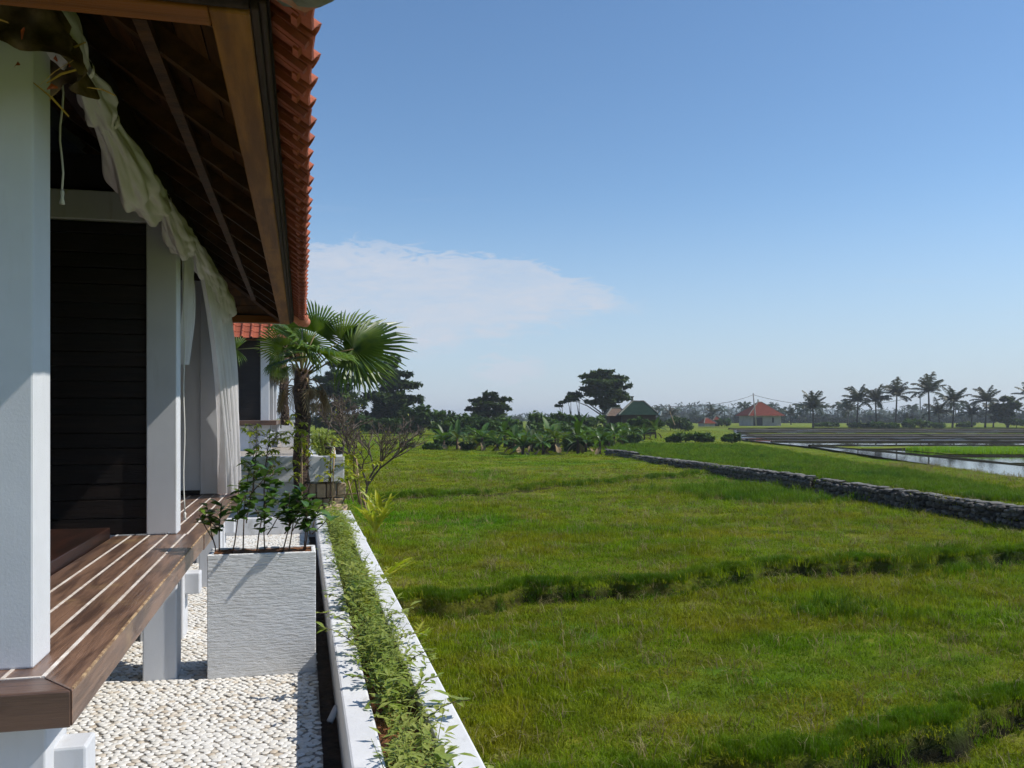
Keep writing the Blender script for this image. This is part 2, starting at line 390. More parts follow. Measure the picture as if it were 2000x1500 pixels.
def wig(X, Y):
    return (np.sin(X * 1.7 + Y * .6) + np.sin(Y * 2.3 - X * .8 + 1.2) + .6 * np.sin(X * 4.1 + 2.0 * np.sin(Y * 1.3)) + .6 * np.sin(Y * 5.3 + X * 1.9)) / 3.2

def gz(X, Y, bare=False):
    X = np.asarray(X, float); Y = np.asarray(Y, float)
    D = Y * CO + X * SI; R = X * CO - Y * SI
    wob = .10 * np.sin(R * 2.1) + .07 * np.sin(R * 5.3 + 1) + .04 * np.sin(R * 11.7)
    e2, e1, e3 = D - b2(R) - wob, D - b1(R) - wob * 1.2, D - b3(R) - wob * 2
    lo = -.84 + .22 * sstep(e2, -.09, .0) + .17 * sstep(e1, -.09, .0) + .03 * sstep(e3, -.3, .2)
    lo = lo + .04 * np.exp(-((e2 - .15) / .15) ** 2) + .05 * np.exp(-((e1 - .15) / .15) ** 2) + .08 * np.exp(-((e3 - .3) / .3) ** 2)
    lo = lo + .035 * wig(X * .8, Y * .8) + .02 * wig(X * 2.3 + 5, Y * 2.3)
    bank = .42 * np.exp(-(np.maximum(X - .55, 0) / .42) ** 2) * sstep(Y, 10.8, 12.6)
    lo = lo + bank + .25 * sstep(D, 50, 110)
    up = -.11 - .16 * sstep(D, 22, 42) + .025 * wig(X * .5, Y * .5)
    w = np.where(D < 43, .12, .12 + (D - 43) * .22)
    s = sstep((R - rwall(D)) / w, -.6, .6)
    z = lo * (1 - s) + up * s
    pd = sstep(R - rpad(D), -.25, .25) * sstep(125 - D, -1, 1)
    z = z * (1 - pd) - .34 * pd
    if bare:
        br = np.exp(-((e2 + .07) / .07) ** 2) + np.exp(-((e1 + .07) / .075) ** 2) * (.8 + .2 * np.sin(R * 1.9)) + .9 * np.exp(-((e3 + .1) / .16) ** 2)  # mask of bare step faces, darkened where their shade lies
        br = br + .5 * np.exp(-((D - b1(R) - 4.6 - .5 * np.sin(R * .8)) / .10) ** 2) * sstep(R, 2.5, 4) + .6 * np.exp(-((e3 - 9 - .6 * np.sin(R * .5)) / .25) ** 2) + .5 * np.exp(-((e3 - 17 - .6 * np.sin(R * .4 + 1)) / .4) ** 2)
        return z, np.clip(br + np.clip(bank * 2.2, 0, 1), 0, 1)
    return z

def terrain():
    nr = 300
    Ds = np.concatenate([3.0 * (30 / 3.0) ** np.linspace(0, 1, 520), 30 * (150 / 30) ** np.linspace(0, 1, 121)[1:]]); nd = len(Ds)
    u = np.linspace(-1, 1, nr); u = u * (.55 + .45 * np.abs(u))
    DD = np.repeat(Ds[:, None], nr, 1); RR = u[None, :] * (DD * .80 + 3) + 1.0
    X = RR * CO + DD * SI; Y = -RR * SI + DD * CO
    Z, br = gz(X, Y, True)
    i = np.arange(nd * nr).reshape(nd, nr)
    f = np.stack([i[:-1, :-1], i[:-1, 1:], i[1:, 1:], i[1:, :-1]], -1).reshape(-1, 4)
    me = np_mesh('rice_field', np.stack([X, Y, Z], -1).reshape(-1, 3), f, M['field'], True, {'bare': br.ravel()})
    tag(link_mesh('rice_field', me), kind='structure')
    m = MB()                                        # the plain that carries on to the horizon
    n = 64
    ring = [[(r * math.cos(2 * math.pi * k / n), r * math.sin(2 * math.pi * k / n), -.85 if r < 60 else -.62) for k in range(n)] for r in (1, 60, 145, 400, 1500, 6000)]
    vs = [p for rg in ring for p in rg]; fs = [(a * n + k, a * n + (k + 1) % n, (a + 1) * n + (k + 1) % n, (a + 1) * n + k) for a in range(5) for k in range(n)]
    m.add(vs, fs)
    me = m.mesh('ground', M['field'])
    tag(link_mesh('ground', me), kind='structure')
terrain()

def plain_beyond():                                 # level farmland past the surveyed fields
    m = MB(); n = 40
    a0 = [W((-1 + 2 * k / n) * 120, 149, -.20) for k in range(n + 1)]; a1 = [W((-1 + 2 * k / n) * 420, 700, -.2) for k in range(n + 1)]
    m.add(a0 + a1, [(k, k + 1, n + 2 + k, n + 1 + k) for k in range(n)])
    tag(m.build('far_meadow', M['field']), kind='structure')
plain_beyond()

def paddies():
    nd, nr = 60, 50
    Ds = np.linspace(16, 124.5, nd); vs = []; wet = []
    for D in Ds:
        for k in range(nr):
            R = rpad(D) + (k / (nr - 1)) ** 1.5 * (90 - rpad(D)) - .2
            p = W(R, D, -.16); vs.append(tuple(p)); wet.append(1.0 if (D < 47 and R < 20) or (53 < D < 58.5) else (0.5 if D < 62 else 0.25))
    i = np.arange(nd * nr).reshape(nd, nr)
    f = np.stack([i[:-1, :-1], i[:-1, 1:], i[1:, 1:], i[1:, :-1]], -1).reshape(-1, 4)
    tag(link_mesh('paddy_water', np_mesh('paddy_water', vs, f, M['paddy'], False, {'wet': wet})), kind='structure')
    def bund(pts, w, h):
        m = MB(); n = len(pts); sec = [(-1, -.25), (-.6, .6), (-.2, 1), (.3, .95), (.65, .55), (1, -.25)]
        P = []
        for k in range(n - 1):
            a, b = pts[k], pts[k + 1]; q = max(2, int((b - a).length / 1.2))
            P += [a.lerp(b, j / q) for j in range(q)]
        P.append(pts[-1]); vs = []
        for k, p in enumerate(P):
            t = (P[min(k + 1, len(P) - 1)] - P[max(k - 1, 0)]).normalized(); s = Vector((t.y, -t.x, 0))
            for (a, b) in sec:
                vs.append(p + s * (a * w * random.uniform(.85, 1.15)) + Vector((0, 0, -.16 + b * h * .36 * random.uniform(.7, 1.25))))
        c = len(sec)
        m.add(vs, [(k * c + j, k * c + j + 1, (k + 1) * c + j + 1, (k + 1) * c + j) for k in range(len(P) - 1) for j in range(c - 1)])
        tag(m.build('paddy_bund', M['wet_soil'], smooth=True), kind='structure')
    bund([W(16.6, 17), W(18.2, 30), W(18.6, 43), W(18.0, 52)], .22, .13)
    for D, r0, sl, w, h in ((32, 18.4, -.03, .25, .14), (38.6, 18.6, -.03, .3, .16), (46, 18.6, -.03, .3, .2), (52.5, 17.9, -.02, .35, .2), (59.5, 17.8, -.02, .4, .22), (67, 18, .01, .45, .2), (76, 20, .02, .5, .25), (87, 22.8, 0, .5, .22), (97, 25.2, .02, .6, .3), (112, 29, 0, .6, .25), (124.5, 31, 0, .8, .4)):
        bund([W(r0 + k * 12, D + k * 12 * sl + random.uniform(-.3, .3)) for k in range(7)], w, h)
    for (r0, D, dd, sl, mt) in ((18.6, 47, 3.6, -.03, 'field'), (19, 62, 2.0, 0, 'mud'), (20.5, 70, 4.0, .01, 'mud'), (22.5, 80, 4.5, .01, 'mud_pale'), (25, 90, 3.0, 0, 'field'), (27, 101, 7.0, 0, 'mud'), (30, 115, 6, 0, 'mud_pale')):
        m = MB(); q = 14
        a0 = [W(r0 + k * 6, D + k * 6 * sl + random.uniform(-.25, .25), -.135) for k in range(q)]; a1 = [W(r0 + k * 6, D + dd + k * 6 * sl + random.uniform(-.4, .4), -.135) for k in range(q)]
        m.add(a0 + a1, [(k, k + 1, q + k + 1, q + k) for k in range(q - 1)]); tag(m.build('paddy_plot', M[mt]), kind='structure')
    bund([W(34, 59.8), W(36, 67), W(40, 87)], .3, .16); bund([W(52, 76), W(60, 97)], .3, .16)
paddies()

# ------------------------------------------------------------------ the terrace: floor, pebbles, planter walls
FX0, FX1, FY0, FY1 = -3.2, .095, 1.6, 11.9
def pebble_mesh(i):
    rng = random.Random(i); n = 8; vs = [(0, 0, 1)]; fs = []
    ph = rng.uniform(0, 6); e = rng.uniform(.12, .3)
    for (r, z) in ((.62, .82), (1.0, .18), (.9, -.5)):
        for j in range(n):
            a = 2 * math.pi * j / n; q = 1 + e * .6 * math.cos(2 * a + ph) + .08 * math.sin(3 * a + ph * 2)
            vs.append((r * q * math.cos(a), r * q * math.sin(a), z))
    for j in range(n): fs.append((0, 1 + j, 1 + (j + 1) % n))
    for k in range(2):
        for j in range(n):
            a = 1 + k * n + j; b = 1 + k * n + (j + 1) % n; fs.append((a, a + n, b + n)); fs.append((a, b + n, b))
    return np.array(vs), np.array(fs)

def pebbles(floor, y0, y1, x0, x1, n_obj, step, seed, zoff=0.0, ox=0.0, oy=0.0):
    rng = np.random.RandomState(seed); pts = []
    row = 0; y = y0
    while y < y1:
        x = x0 + (row % 2) * step / 2
        while x < x1:
            pts.append((x + rng.uniform(-.23, .23) * step, y + rng.uniform(-.23, .23) * step)); x += step
        y += step * .90; row += 1
    pts = np.array(pts); D = pts[:, 1] * CO + pts[:, 0] * SI
    px = 1000 + F * (pts[:, 0] * CO - pts[:, 1] * SI) / D; py = HOR + F * CAMZ / D
    vis = (px > 100) & (py < 1496) & (pts[:, 0] > -.64)
    order = np.argsort(np.where(vis, D, 99)); first = set(order[:n_obj].tolist())
    variants = []
    for i in range(28):
        v, f = pebble_mesh(i); variants.append((v, f, rng.uniform(0, 1)))
    vm = []
    if n_obj:
        for v, f, t in variants: vm.append(np_mesh('pebble', v, f, M['pebble'], True, {'tint': np.full(len(v), t)}))
    av, af, at = [], [], []; k = 0
    for i, (x, yy) in enumerate(pts):
        q = rng.randint(28); s = step * rng.uniform(.47, .63); h = rng.uniform(.004, .0068); r = rng.uniform(0, 6.28)
        if i in first:
            o = link_mesh('pebble', vm[q], floor, Vector((x, yy, .002)) - org(floor)); o.scale = (s, s * rng.uniform(.8, 1.1), h); o.rotation_euler = (0, 0, r)
        else:
            v, f, t = variants[q]; c, sn = math.cos(r), math.sin(r)
            w = np.stack([(v[:, 0] * c - v[:, 1] * sn) * s + x, (v[:, 0] * sn + v[:, 1] * c) * s + yy, v[:, 2] * h + .002], -1)
            av.append(w); af.append(f + k); at.append(np.full(len(v), rng.uniform(0, 1))); k += len(v)
    o0 = org(floor)
    av = np.concatenate(av) - np.array([[o0.x, o0.y, 0]])
    st = link_mesh('pebble_bed', np_mesh('pebble_bed', av, np.concatenate(af), M['pebble'], True, {'tint': np.concatenate(at)}), floor)
    tag(st, kind='stuff')

floor = MB().box(-7.5, FX1, 1.0, FY1, -.12, -.002).build('terrace_floor', M['grout']); tag(floor, kind='structure')
pebbles(floor, 2.3, 11.88, -1.7, .075, 300, .0385, 3)
tag(MB().box(FX1, .183, .5, 11.9, -.3, -.045).build('soil_strip', M['soil']), kind='structure')
base = MB().box(-7.5, .60, .2, 12.3, -1.2, -.121).build('terrace_base', M['soil']); tag(base, kind='structure')

def white_wall(name, label, polyboxes, mat='cap', bevel=.012):
    m = MB()
    for b in polyboxes: m.box(*b)
    o = m.build(name, M[mat], bevel=bevel); return tag(o, label, 'wall')

def planter(ox, oy, oz, y0, y1, near):
    xs = (.180 + ox, .310 + ox, .535 + ox, .675 + ox)
    r = empty('planter_wall', (xs[0], y0, oz - .3), 'long low white planter wall along the edge of the %s terrace' % near, 'planter wall')
    MB().box(xs[0], xs[1], y0, y1, -.3 + oz, .24 + oz).build('inner_wall', M['cap'], r, bevel=.012)
    MB().box(xs[2], xs[3], y0, y1, -1.0 + oz, .24 + oz).build('outer_wall', M['cap'], r, bevel=.012)
    MB().box(xs[1], xs[2], y1 - .12, y1 - .002, -.3 + oz, .236 + oz).build('end_wall', M['cap'], r, bevel=.01)
    m = MB(); n = 40; k = 6; vs = []
    for i in range(n + 1):
        for j in range(k + 1):
            yy = y0 + (y1 - .12 - y0) * i / n; xx = xs[1] + .001 + (xs[2] - xs[1] - .002) * j / k
            vs.append((xx, yy, oz + .165 + .03 * mnoise.noise((xx * 9, yy * 6, 0))))
    m.add(vs, [(i * (k + 1) + j, i * (k + 1) + j + 1, (i + 1) * (k + 1) + j + 1, (i + 1) * (k + 1) + j) for i in range(n) for j in range(k)])
    m.build('planting_soil', M['bark_mulch'], r, True)
    return r
planter(0, 0, 0, .6, 12.45, 'near')
white_wall('low_wall', 'low white wall closing the far end of the pebbled terrace behind the white box', [(-1.6, .178, 11.9, 12.03, -.6, .225)])
tag(MB().box(.70, .80, 11.15, 11.35, -.5, .02).build('concrete_block', M['cap'], bevel=.01), 'small white concrete block at the foot of the planter wall beside the yellow plant', 'block')
# pipe end in the soil strip
m = MB(); m.tube([(.14, 4.55, -.01), (.18, 4.60, .05)], [.017, .017], 10)
tag(m.build('drain_pipe', M['white'], smooth=True), 'short white drain pipe end poking from the soil beside the planter wall', 'pipe')

# second terrace, one storey step higher up the slope
T2 = Vector((-.06, 13.05, .74))
fl2 = MB().box(-7.5, .02, 13.2, 32, .45, .738).build('upper_terrace_floor', M['grout'], loc=(0, 13.2, .45)); tag(fl2, kind='structure')
fl2s = MB(); 
tag(MB().box(.02, .12, 13.2, 32, .40, .69).build('upper_soil_strip', M['soil']), kind='structure')
tag(MB().box(-7.5, .5, 13.3, 32, -1.2, .44).build('upper_terrace_base', M['soil']), kind='structure')
planter(-.06, 0, .74, 13.21, 31.0, 'upper')
white_wall('retaining_wall', 'wide white retaining wall facing the camera behind the fan palm', [(-7.5, .615, 13.05, 13.2, .60, .98)])
white_wall('retaining_wall', 'lower white wall under the left half of the wide retaining wall', [(-7.5, .02, 13.12, 13.3, -.4, .598)])
rub = empty('rubble_footing', (.3, 13.2, -.3), 'tan stone blocks under the right end of the white retaining wall', 'stone footing')
for i in range(4):
    for j in range(4):
        x = .03 + i * .145 + (j % 2) * .05 + random.uniform(-.01, .01); z = -.30 + j * .222
        MB().box(x, x + .13, 13.10 + random.uniform(0, .06), 13.29, z, z + .205).build('block', M['brick'], rub, bevel=.012)
st = MB().bar((.36, 12.62, .02), (.52, 13.02, .26), .30, .06)
tag(st.build('stone_slab', M['brick'], bevel=.01), 'tilted tan stone slab at the end of the planter wall below the retaining wall', 'slab')

# ------------------------------------------------------------------ the villa
EX, EY0, EY1, EZ, PITCH, XL = .015, 2.32, 10.55, 2.65, .70, -6.0
AL = math.atan(PITCH); CA, SA = math.cos(AL), math.sin(AL)
RIDGE = EZ + PITCH * (EX - XL) / 2

def tile_mesh(under):
    w, l, t = .212, .325, .011
    prof = [(-.106, .004), (-.03, -.004), (.045, .0), (.062, .026), (.085, .040), (.108, .030), (.119, .006)]
    n = len(prof); vs = []
    for v, lift in ((0, 0.016), (l, 0.0)):
        for u, h in prof: vs.append((u, v, h + lift + t))
        for u, h in prof: vs.append((u, v, h + lift))
    fs = []
    for i in range(n - 1):
        fs.append((i, i + 1, 2 * n + i + 1, 2 * n + i)); fs.append((n + i + 1, n + i, 3 * n + i, 3 * n + i + 1))
        fs.append((i + 1, i, n + i, n + i + 1)); fs.append((2 * n + i, 2 * n + i + 1, 3 * n + i + 1, 3 * n + i))
    fs += [(0, 2 * n, 3 * n, n), (n - 1, 2 * n - 1, 4 * n - 1, 3 * n - 1)]
    m = MB().add(vs, fs)
    if under:
        for (u0, u1, v0, v1) in ((-.10, -.07, .01, .13), (-.02, .035, .035, .055), (-.06, -.045, .03, .12)):
            m.box(u0, u1, v0, v1, -.008, .014)
    return m

def build_house(root):
    o0 = org(root); P = lambda mb, name, mat, par=root, sm=False, bv=0.0: mb.build(name, M[mat], par, sm, bv)
    cols = (3.11, 6.45, 9.75)
    for y in cols: P(MB().box(-1.045, -.845, y, y + .2, .734, 3.0), 'column', 'white', bv=.008)
    # pedestals under the columns, stub beams, mid posts
    for y in cols:
        P(MB().box(-1.08, -.80, y - .03, y + .23, -.01, .625), 'pedestal', 'white', bv=.008)
        P(MB().box(-1.3, -.70, y + .06, y + .20, .30, .45), 'stub_beam', 'white', bv=.01)
    for y in (5.46, 8.35): P(MB().box(-.905, -.715, y, y + .19, -.01, .626), 'post', 'white', bv=.008)
    P(MB().box(-6, -1.30, 3.0, 10.0, -.01, .60), 'plinth', 'white')
    # deck of two bays
    dk = P(MB().box(-1.26, -.70, 2.90, 10.05, .630, .700), 'deck', 'darkfloor')
    for (ya, yb, z, mitre) in ((2.84, 6.44, .735, True), (6.50, 10.1, .722, False)):
        e = .16 if mitre else 0.0
        out = [(-.667, ya), (-.667, yb), (-.785, yb), (-.785, ya + e)]
        P(MB().prism(out, z - .112, z), 'plank', 'deck', dk, bv=.006)
        P(MB().box(-.6735, -.6655, ya + (.02 if mitre else 0), yb - .01, z - .0055, z + .0012), 'pale_edge', 'paleedge', dk)  # thin light tan strip along the plank's outer top edge
        for k in range(4):
            xb = -.793 - k * .117
            P(MB().box(xb - .109, xb, ya + e + (.008 if mitre else 0), yb, z - .034, z), 'plank', 'deck', dk, bv=.003)
            P(MB().box(xb - .002, xb + .010, ya + e + .004, yb, z - .03, z + .0015), 'seam', 'seam', dk)
        if mitre:
            P(MB().prism([(-3.2, ya), (-.669, ya), (-.787, ya + e), (-3.2, ya + e)], z - .114, z - .001), 'plank', 'deckx', dk, bv=.006)
            P(MB().box(-3.2, -.795, ya + e - .003, ya + e + .009, z - .03, z + .0015), 'seam', 'seam', dk)
    # raised inner floor and first bay's dark board wall, with added darkening walls
    P(MB().box(-3.2, -1.265, 3.34, 6.40, .62, .80), 'raised_floor', 'darkfloor', bv=.006)
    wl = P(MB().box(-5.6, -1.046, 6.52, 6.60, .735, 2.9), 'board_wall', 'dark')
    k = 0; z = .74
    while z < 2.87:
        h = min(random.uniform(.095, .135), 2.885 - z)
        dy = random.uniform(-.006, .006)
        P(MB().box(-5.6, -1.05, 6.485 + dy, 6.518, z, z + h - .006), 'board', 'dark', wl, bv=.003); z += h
    P(MB().box(-5.6, -1.06, 3.15, 3.30, .735, 3.0), 'end_wall', 'dark')  # unseen near-end wall, added to keep daylight out of the bay
    P(MB().box(-3.30, -3.2, 3.31, 6.48, .735, 3.2), 'inner_wall', 'dark')  # unseen side wall, added to enclose and darken the bay
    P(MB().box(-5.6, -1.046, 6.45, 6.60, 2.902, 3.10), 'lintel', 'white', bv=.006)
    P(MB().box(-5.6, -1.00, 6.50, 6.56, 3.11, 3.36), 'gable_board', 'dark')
    # second bay: pale inner walls
    P(MB().box(-5.6, -1.046, 9.78, 9.9, .725, 3.0), 'rear_wall', 'white')
    P(MB().box(-1.42, -1.34, 6.62, 9.77, .725, 3.1), 'side_wall', 'white')
    P(MB().box(-1.335, -1.05, 9.757, 9.775, .725, .775), 'skirting', 'dark')
    # beams
    P(MB().box(-1.04, -.85, 3.0, 10.05, 3.0, 3.13), 'wall_beam', 'trim', bv=.006)
    P(MB().box(-5.6, -1.05, 3.1, 3.28, 3.0, 3.13), 'wall_beam', 'trim', bv=.006)
    P(MB().box(-5.6, -1.05, 9.75, 9.93, 3.0, 3.13), 'wall_beam', 'trim', bv=.006)
    # fascia and mouldings around the eaves
    fz = 2.628
    P(MB().box(-.24, -.135, EY0 + .11, EY1 - .11, fz, fz + .085), 'fascia', 'fascia', bv=.006)
    P(MB().box(-.1345, -.112, EY0 + .10, EY1 - .10, fz + .010, fz + .075), 'moulding', 'trim', bv=.006)
    P(MB().box(-.1115, -.092, EY0 + .09, EY1 - .09, fz + .024, fz + .070), 'moulding', 'trim', bv=.006)
    P(MB().box(XL + .2, -.2405, EY0 + .11, EY0 + .215, fz + .002, fz + .085), 'fascia', 'fasciax', bv=.006)
    P(MB().box(XL + .2, -.1355, EY0 + .085, EY0 + .1095, fz + .010, fz + .075), 'moulding', 'trim', bv=.006)
    P(MB().box(XL + .2, -.2405, EY1 - .215, EY1 - .11, fz + .002, fz + .085), 'fascia', 'fasciax', bv=.006)
    P(MB().box(XL + .2, -.1355, EY1 - .1095, EY1 - .085, fz + .010, fz + .075), 'moulding', 'trim', bv=.006)
    # roof: sheathing shell, ceiling boards, rafters, purlins, tiles, hip caps
    hw = (EX - XL) / 2
    def rz(off): return lambda d: EZ + PITCH * d - off
    zc = rz(.058)
    def shell(off, ins):
        z = rz(off); q = ins
        c = [(EX - q, EY0 + q, z(q)), (EX - q, EY1 - q, z(q)), (XL + q, EY1 - q, z(q)), (XL + q, EY0 + q, z(q)), (EX - hw, EY0 + hw, z(hw)), (EX - hw, EY1 - hw, z(hw))]
        return c
    a, b = shell(.018, .10), shell(.052, .10)
    f = [(0, 1, 5, 4), (2, 3, 4, 5), (3, 0, 4), (1, 2, 5)]
    side = [(0, 1), (1, 2), (2, 3), (3, 0)]
    mb = MB().add(a + b, f + [tuple(i + 6 for i in reversed(q)) for q in f] + [(j, i, i + 6, j + 6) for i, j in side])
    roof = P(mb, 'roof', 'dark')
    # ceiling boards parallel to the eaves
    d = .22
    while d < 1.75:
        w = .112
        for which in ('R', 'N', 'S'):
            d0, d1 = d, d + w - .006
            if which == 'R': quad = [(EX - d0, EY0 + d0 + .01, zc(d0)), (EX - d0, EY1 - d0 - .01, zc(d0)), (EX - d1, EY1 - d1 - .01, zc(d1)), (EX - d1, EY0 + d1 + .01, zc(d1))]
            elif which == 'N': quad = [(EX - d0 - .01, EY0 + d0, zc(d0)), (EX - d1 - .01, EY0 + d1, zc(d1)), (-4.2, EY0 + d1, zc(d1)), (-4.2, EY0 + d0, zc(d0))]
            else: quad = [(EX - d0 - .01, EY1 - d0, zc(d0)), (EX - d1 - .01, EY1 - d1, zc(d1)), (-4.2, EY1 - d1, zc(d1)), (-4.2, EY1 - d0, zc(d0))]
            vs = quad + [(x, y, z - .014) for x, y, z in quad]
            P(MB().add(vs, [(0, 1, 2, 3), (7, 6, 5, 4), (0, 4, 5, 1), (1, 5, 6, 2), (2, 6, 7, 3), (3, 7, 4, 0)]), 'ceiling_board', 'ceil', roof)
        d += w
    zr = rz(.115)
    y = EY0 + .95
    while y < EY1 - .9:
        P(MB().bar((EX - .22, y, zr(.22)), (EX - 1.7, y, zr(1.7)), .05, .085), 'rafter', 'rafter', roof); y += .62
    x = EX - 1.0
    while x > -3.4:
        for ya, s in ((EY0, 1), (EY1, -1)): P(MB().bar((x, ya + s * .22, zr(.22)), (x, ya + s * 1.5, zr(1.5)), .05, .085), 'rafter', 'rafter', roof)
        x -= .62
    for ya, s in ((EY0, 1), (EY1, -1)):
        P(MB().bar((EX - .23, ya + s * .23, zr(.23) - .012), (EX - 1.7, ya + s * 1.7, zr(1.7) - .012), .06, .10), 'hip_rafter', 'rafter', roof)
    dp = .52; zp = EZ + PITCH * dp - .19
    P(MB().box(EX - dp - .022, EX - dp + .022, EY0 + dp + .15, EY1 - dp - .15, zp, zp + .035), 'purlin', 'rafter', roof)
    # tiles
    T = tile_mesh(True).mesh('tile', M['tile']); Tm = tile_mesh(False)
    step, course = .2105, .272
    slope = {'R': (Vector((EX, EY0, EZ)), Vector((0, 1, 0)), Vector((-CA, 0, SA)), EY1 - EY0),
             'N': (Vector((XL, EY0, EZ)), Vector((1, 0, 0)), Vector((0, CA, SA)), EX - XL),
             'S': (Vector((EX, EY1, EZ)), Vector((-1, 0, 0)), Vector((0, -CA, SA)), EX - XL),
             'L': (Vector((XL, EY1, EZ)), Vector((0, -1, 0)), Vector((CA, 0, SA)), EY1 - EY0)}
    rest = MB()
    for key, (p0, u, v, L) in slope.items():
        wv = u.cross(v); nc = int(hw / CA / course) + 1
        for c in range(nc):
            dv = c * course - .0; ins = dv * CA
            nt = int(L / step)
            for i in range(nt + 1):
                uu = (i + .5) * step + (L - nt * step) / 2 - step / 2
                if uu < ins + .02 or uu > L - ins - .02: continue
                p = p0 + u * uu + v * dv + wv * (.006)
                p = p + Vector((0, 0, random.uniform(-.003, .003))) + v * random.uniform(-.006, .006)
                mt = Matrix((( u.x, v.x, wv.x), (u.y, v.y, wv.y), (u.z, v.z, wv.z))).to_4x4()
                if (key == 'R' and c == 0) or (key == 'N' and c < 3 and uu > L - 3.6) or (key == 'R' and c == 1):
                    o = bpy.data.objects.new('tile', T); C.objects.link(o); o.parent = roof
                    o.matrix_local = Matrix.Translation(p - o0) @ mt
                else:
                    m4 = Matrix.Translation(p) @ mt
                    rest.add([m4 @ Vector(q) for q in Tm.v], Tm.f)
    ro = P(rest, 'tile_field', 'tile', roof); tag(ro, kind='stuff')
    # hip and ridge caps
    rp0, rp1 = Vector((EX - hw, EY0 + hw, RIDGE + .06)), Vector((EX - hw, EY1 - hw, RIDGE + .06))
    for a, b in ((Vector((EX + .0, EY0 - .0, EZ + .045)), rp0), (Vector((EX, EY1, EZ + .045)), rp1), (Vector((XL, EY0, EZ + .045)), rp0), (Vector((XL, EY1, EZ + .045)), rp1), (rp0, rp1)):
        n = int((b - a).length / .34); mb = MB()
        for k in range(n):
            q0, q1 = a.lerp(b, k / n), a.lerp(b, (k + 1.12) / n); mb.tube([q0, q1], [.088, .072], 10)
        P(mb, 'ridge_cap', 'hipcap', roof, True)
    for (x, y, sy) in ((EX, EY0, -1), (EX, EY1, 1)):
        q = Vector((x + .015, y + sy * .015, EZ + .03)); dr = Vector((1, sy, -.25)).normalized()
        P(MB().tube([q - dr * .10, q + dr * .0, q + dr * .05, q + dr * .075], [.06, .066, .055, .02], 12), 'ridge_end', 'cement' if sy < 0 else 'hipcap', roof, True)

house = empty('villa', (-.945, 3.21, 0), 'near villa with white columns, dark board wall, timber deck and wide tiled eaves', 'house', 'villas along the terrace')
build_house(house)
house2 = copy_tree(house)
house2.location = (-.945 + .08, 3.21 + 18.9, .74)
house2['label'] = 'farther villa behind the fan palm with sunlit orange tile roof'

# ------------------------------------------------------------------ curtains and cords on the near villa
def swag(name, label, pts, radii, folds, droop, seed, mat='cloth'):
    """gathered cloth roll: pts = centre line, radii pinch at the ties"""
    rng = random.Random(seed); m = MB(); n = 72; L = len(pts)
    P = []; Rr = []; S = 30
    for i in range(L - 1):
        for k in range(S):
            t = k / S; P.append(Vector(pts[i]).lerp(Vector(pts[i + 1]), t))
            e = t * t * (3 - 2 * t); Rr.append(radii[i] * (1 - e) + radii[i + 1] * e)
    P.append(Vector(pts[-1])); Rr.append(radii[-1]); vs = []
    for i, p in enumerate(P):
        t = (P[min(i + 1, len(P) - 1)] - P[max(i - 1, 0)]).normalized(); s = t.cross(Vector((0, 0, 1))).normalized(); u = s.cross(t)
        for j in range(n):
            a = 2 * math.pi * j / n
            w = .13 * math.sin(folds * a + i * .09 + 1.3 * math.sin(i * .11 + seed)) + .10 * abs(math.sin((folds + 5) * a * .5 - i * .13)) + .03 * math.sin(17 * a + i * .21) + .26 * mnoise.noise((math.cos(a) * 1.5, math.sin(a) * 1.5, i * .06 + seed * 3))
            r = Rr[i] * (1 + w)
            q = p + s * (math.cos(a) * r * .85) + u * (math.sin(a) * r * (1.35 if math.sin(a) < 0 else .9))
            q.z -= droop * Rr[i] * .4
            vs.append(q)
    m.add(vs, [(i * n + j, i * n + (j + 1) % n, (i + 1) * n + (j + 1) % n, (i + 1) * n + j) for i in range(len(P) - 1) for j in range(n)])
    return tag(m.build(name, M[mat], smooth=True, loc=pts[0]), label, 'curtain')

SW1 = swag('curtain_swag', 'gathered white curtain tied along the roof beam between the two nearest columns',
     [(-.86, 3.05, 3.02), (-.83, 3.25, 2.95), (-.82, 3.62, 2.90), (-.81, 3.86, 2.87), (-.82, 4.05, 2.85), (-.81, 4.6, 2.77), (-.81, 5.2, 2.80), (-.82, 5.62, 2.88), (-.81, 6.1, 2.82), (-.81, 6.6, 2.84), (-.82, 6.95, 2.92)],
     [.06, .085, .038, .07, .045, .098, .092, .042, .088, .085, .038], 6, 1.0, 2, 'sheer')
swag('curtain_swag', 'gathered white curtain roll with a hanging lobe under the eave past the second column',
     [(-.82, 6.95, 2.92), (-.80, 7.5, 2.86), (-.79, 8.2, 2.85), (-.77, 8.7, 2.80), (-.74, 9.0, 2.66), (-.73, 9.1, 2.50)], [.038, .08, .075, .10, .12, .03], 5, .8, 5, 'sheer')
for (p, r) in (((-.82, 3.62, 2.885), .047), ((-.82, 4.05, 2.835), .055), ((-.82, 5.62, 2.865), .052), ((-.82, 6.95, 2.905), .048)): MB().tube([(p[0], p[1] - .018, p[2]), (p[0], p[1] + .018, p[2])], [r, r], 18, False).build('tie_band', M['cloth'], SW1, True)

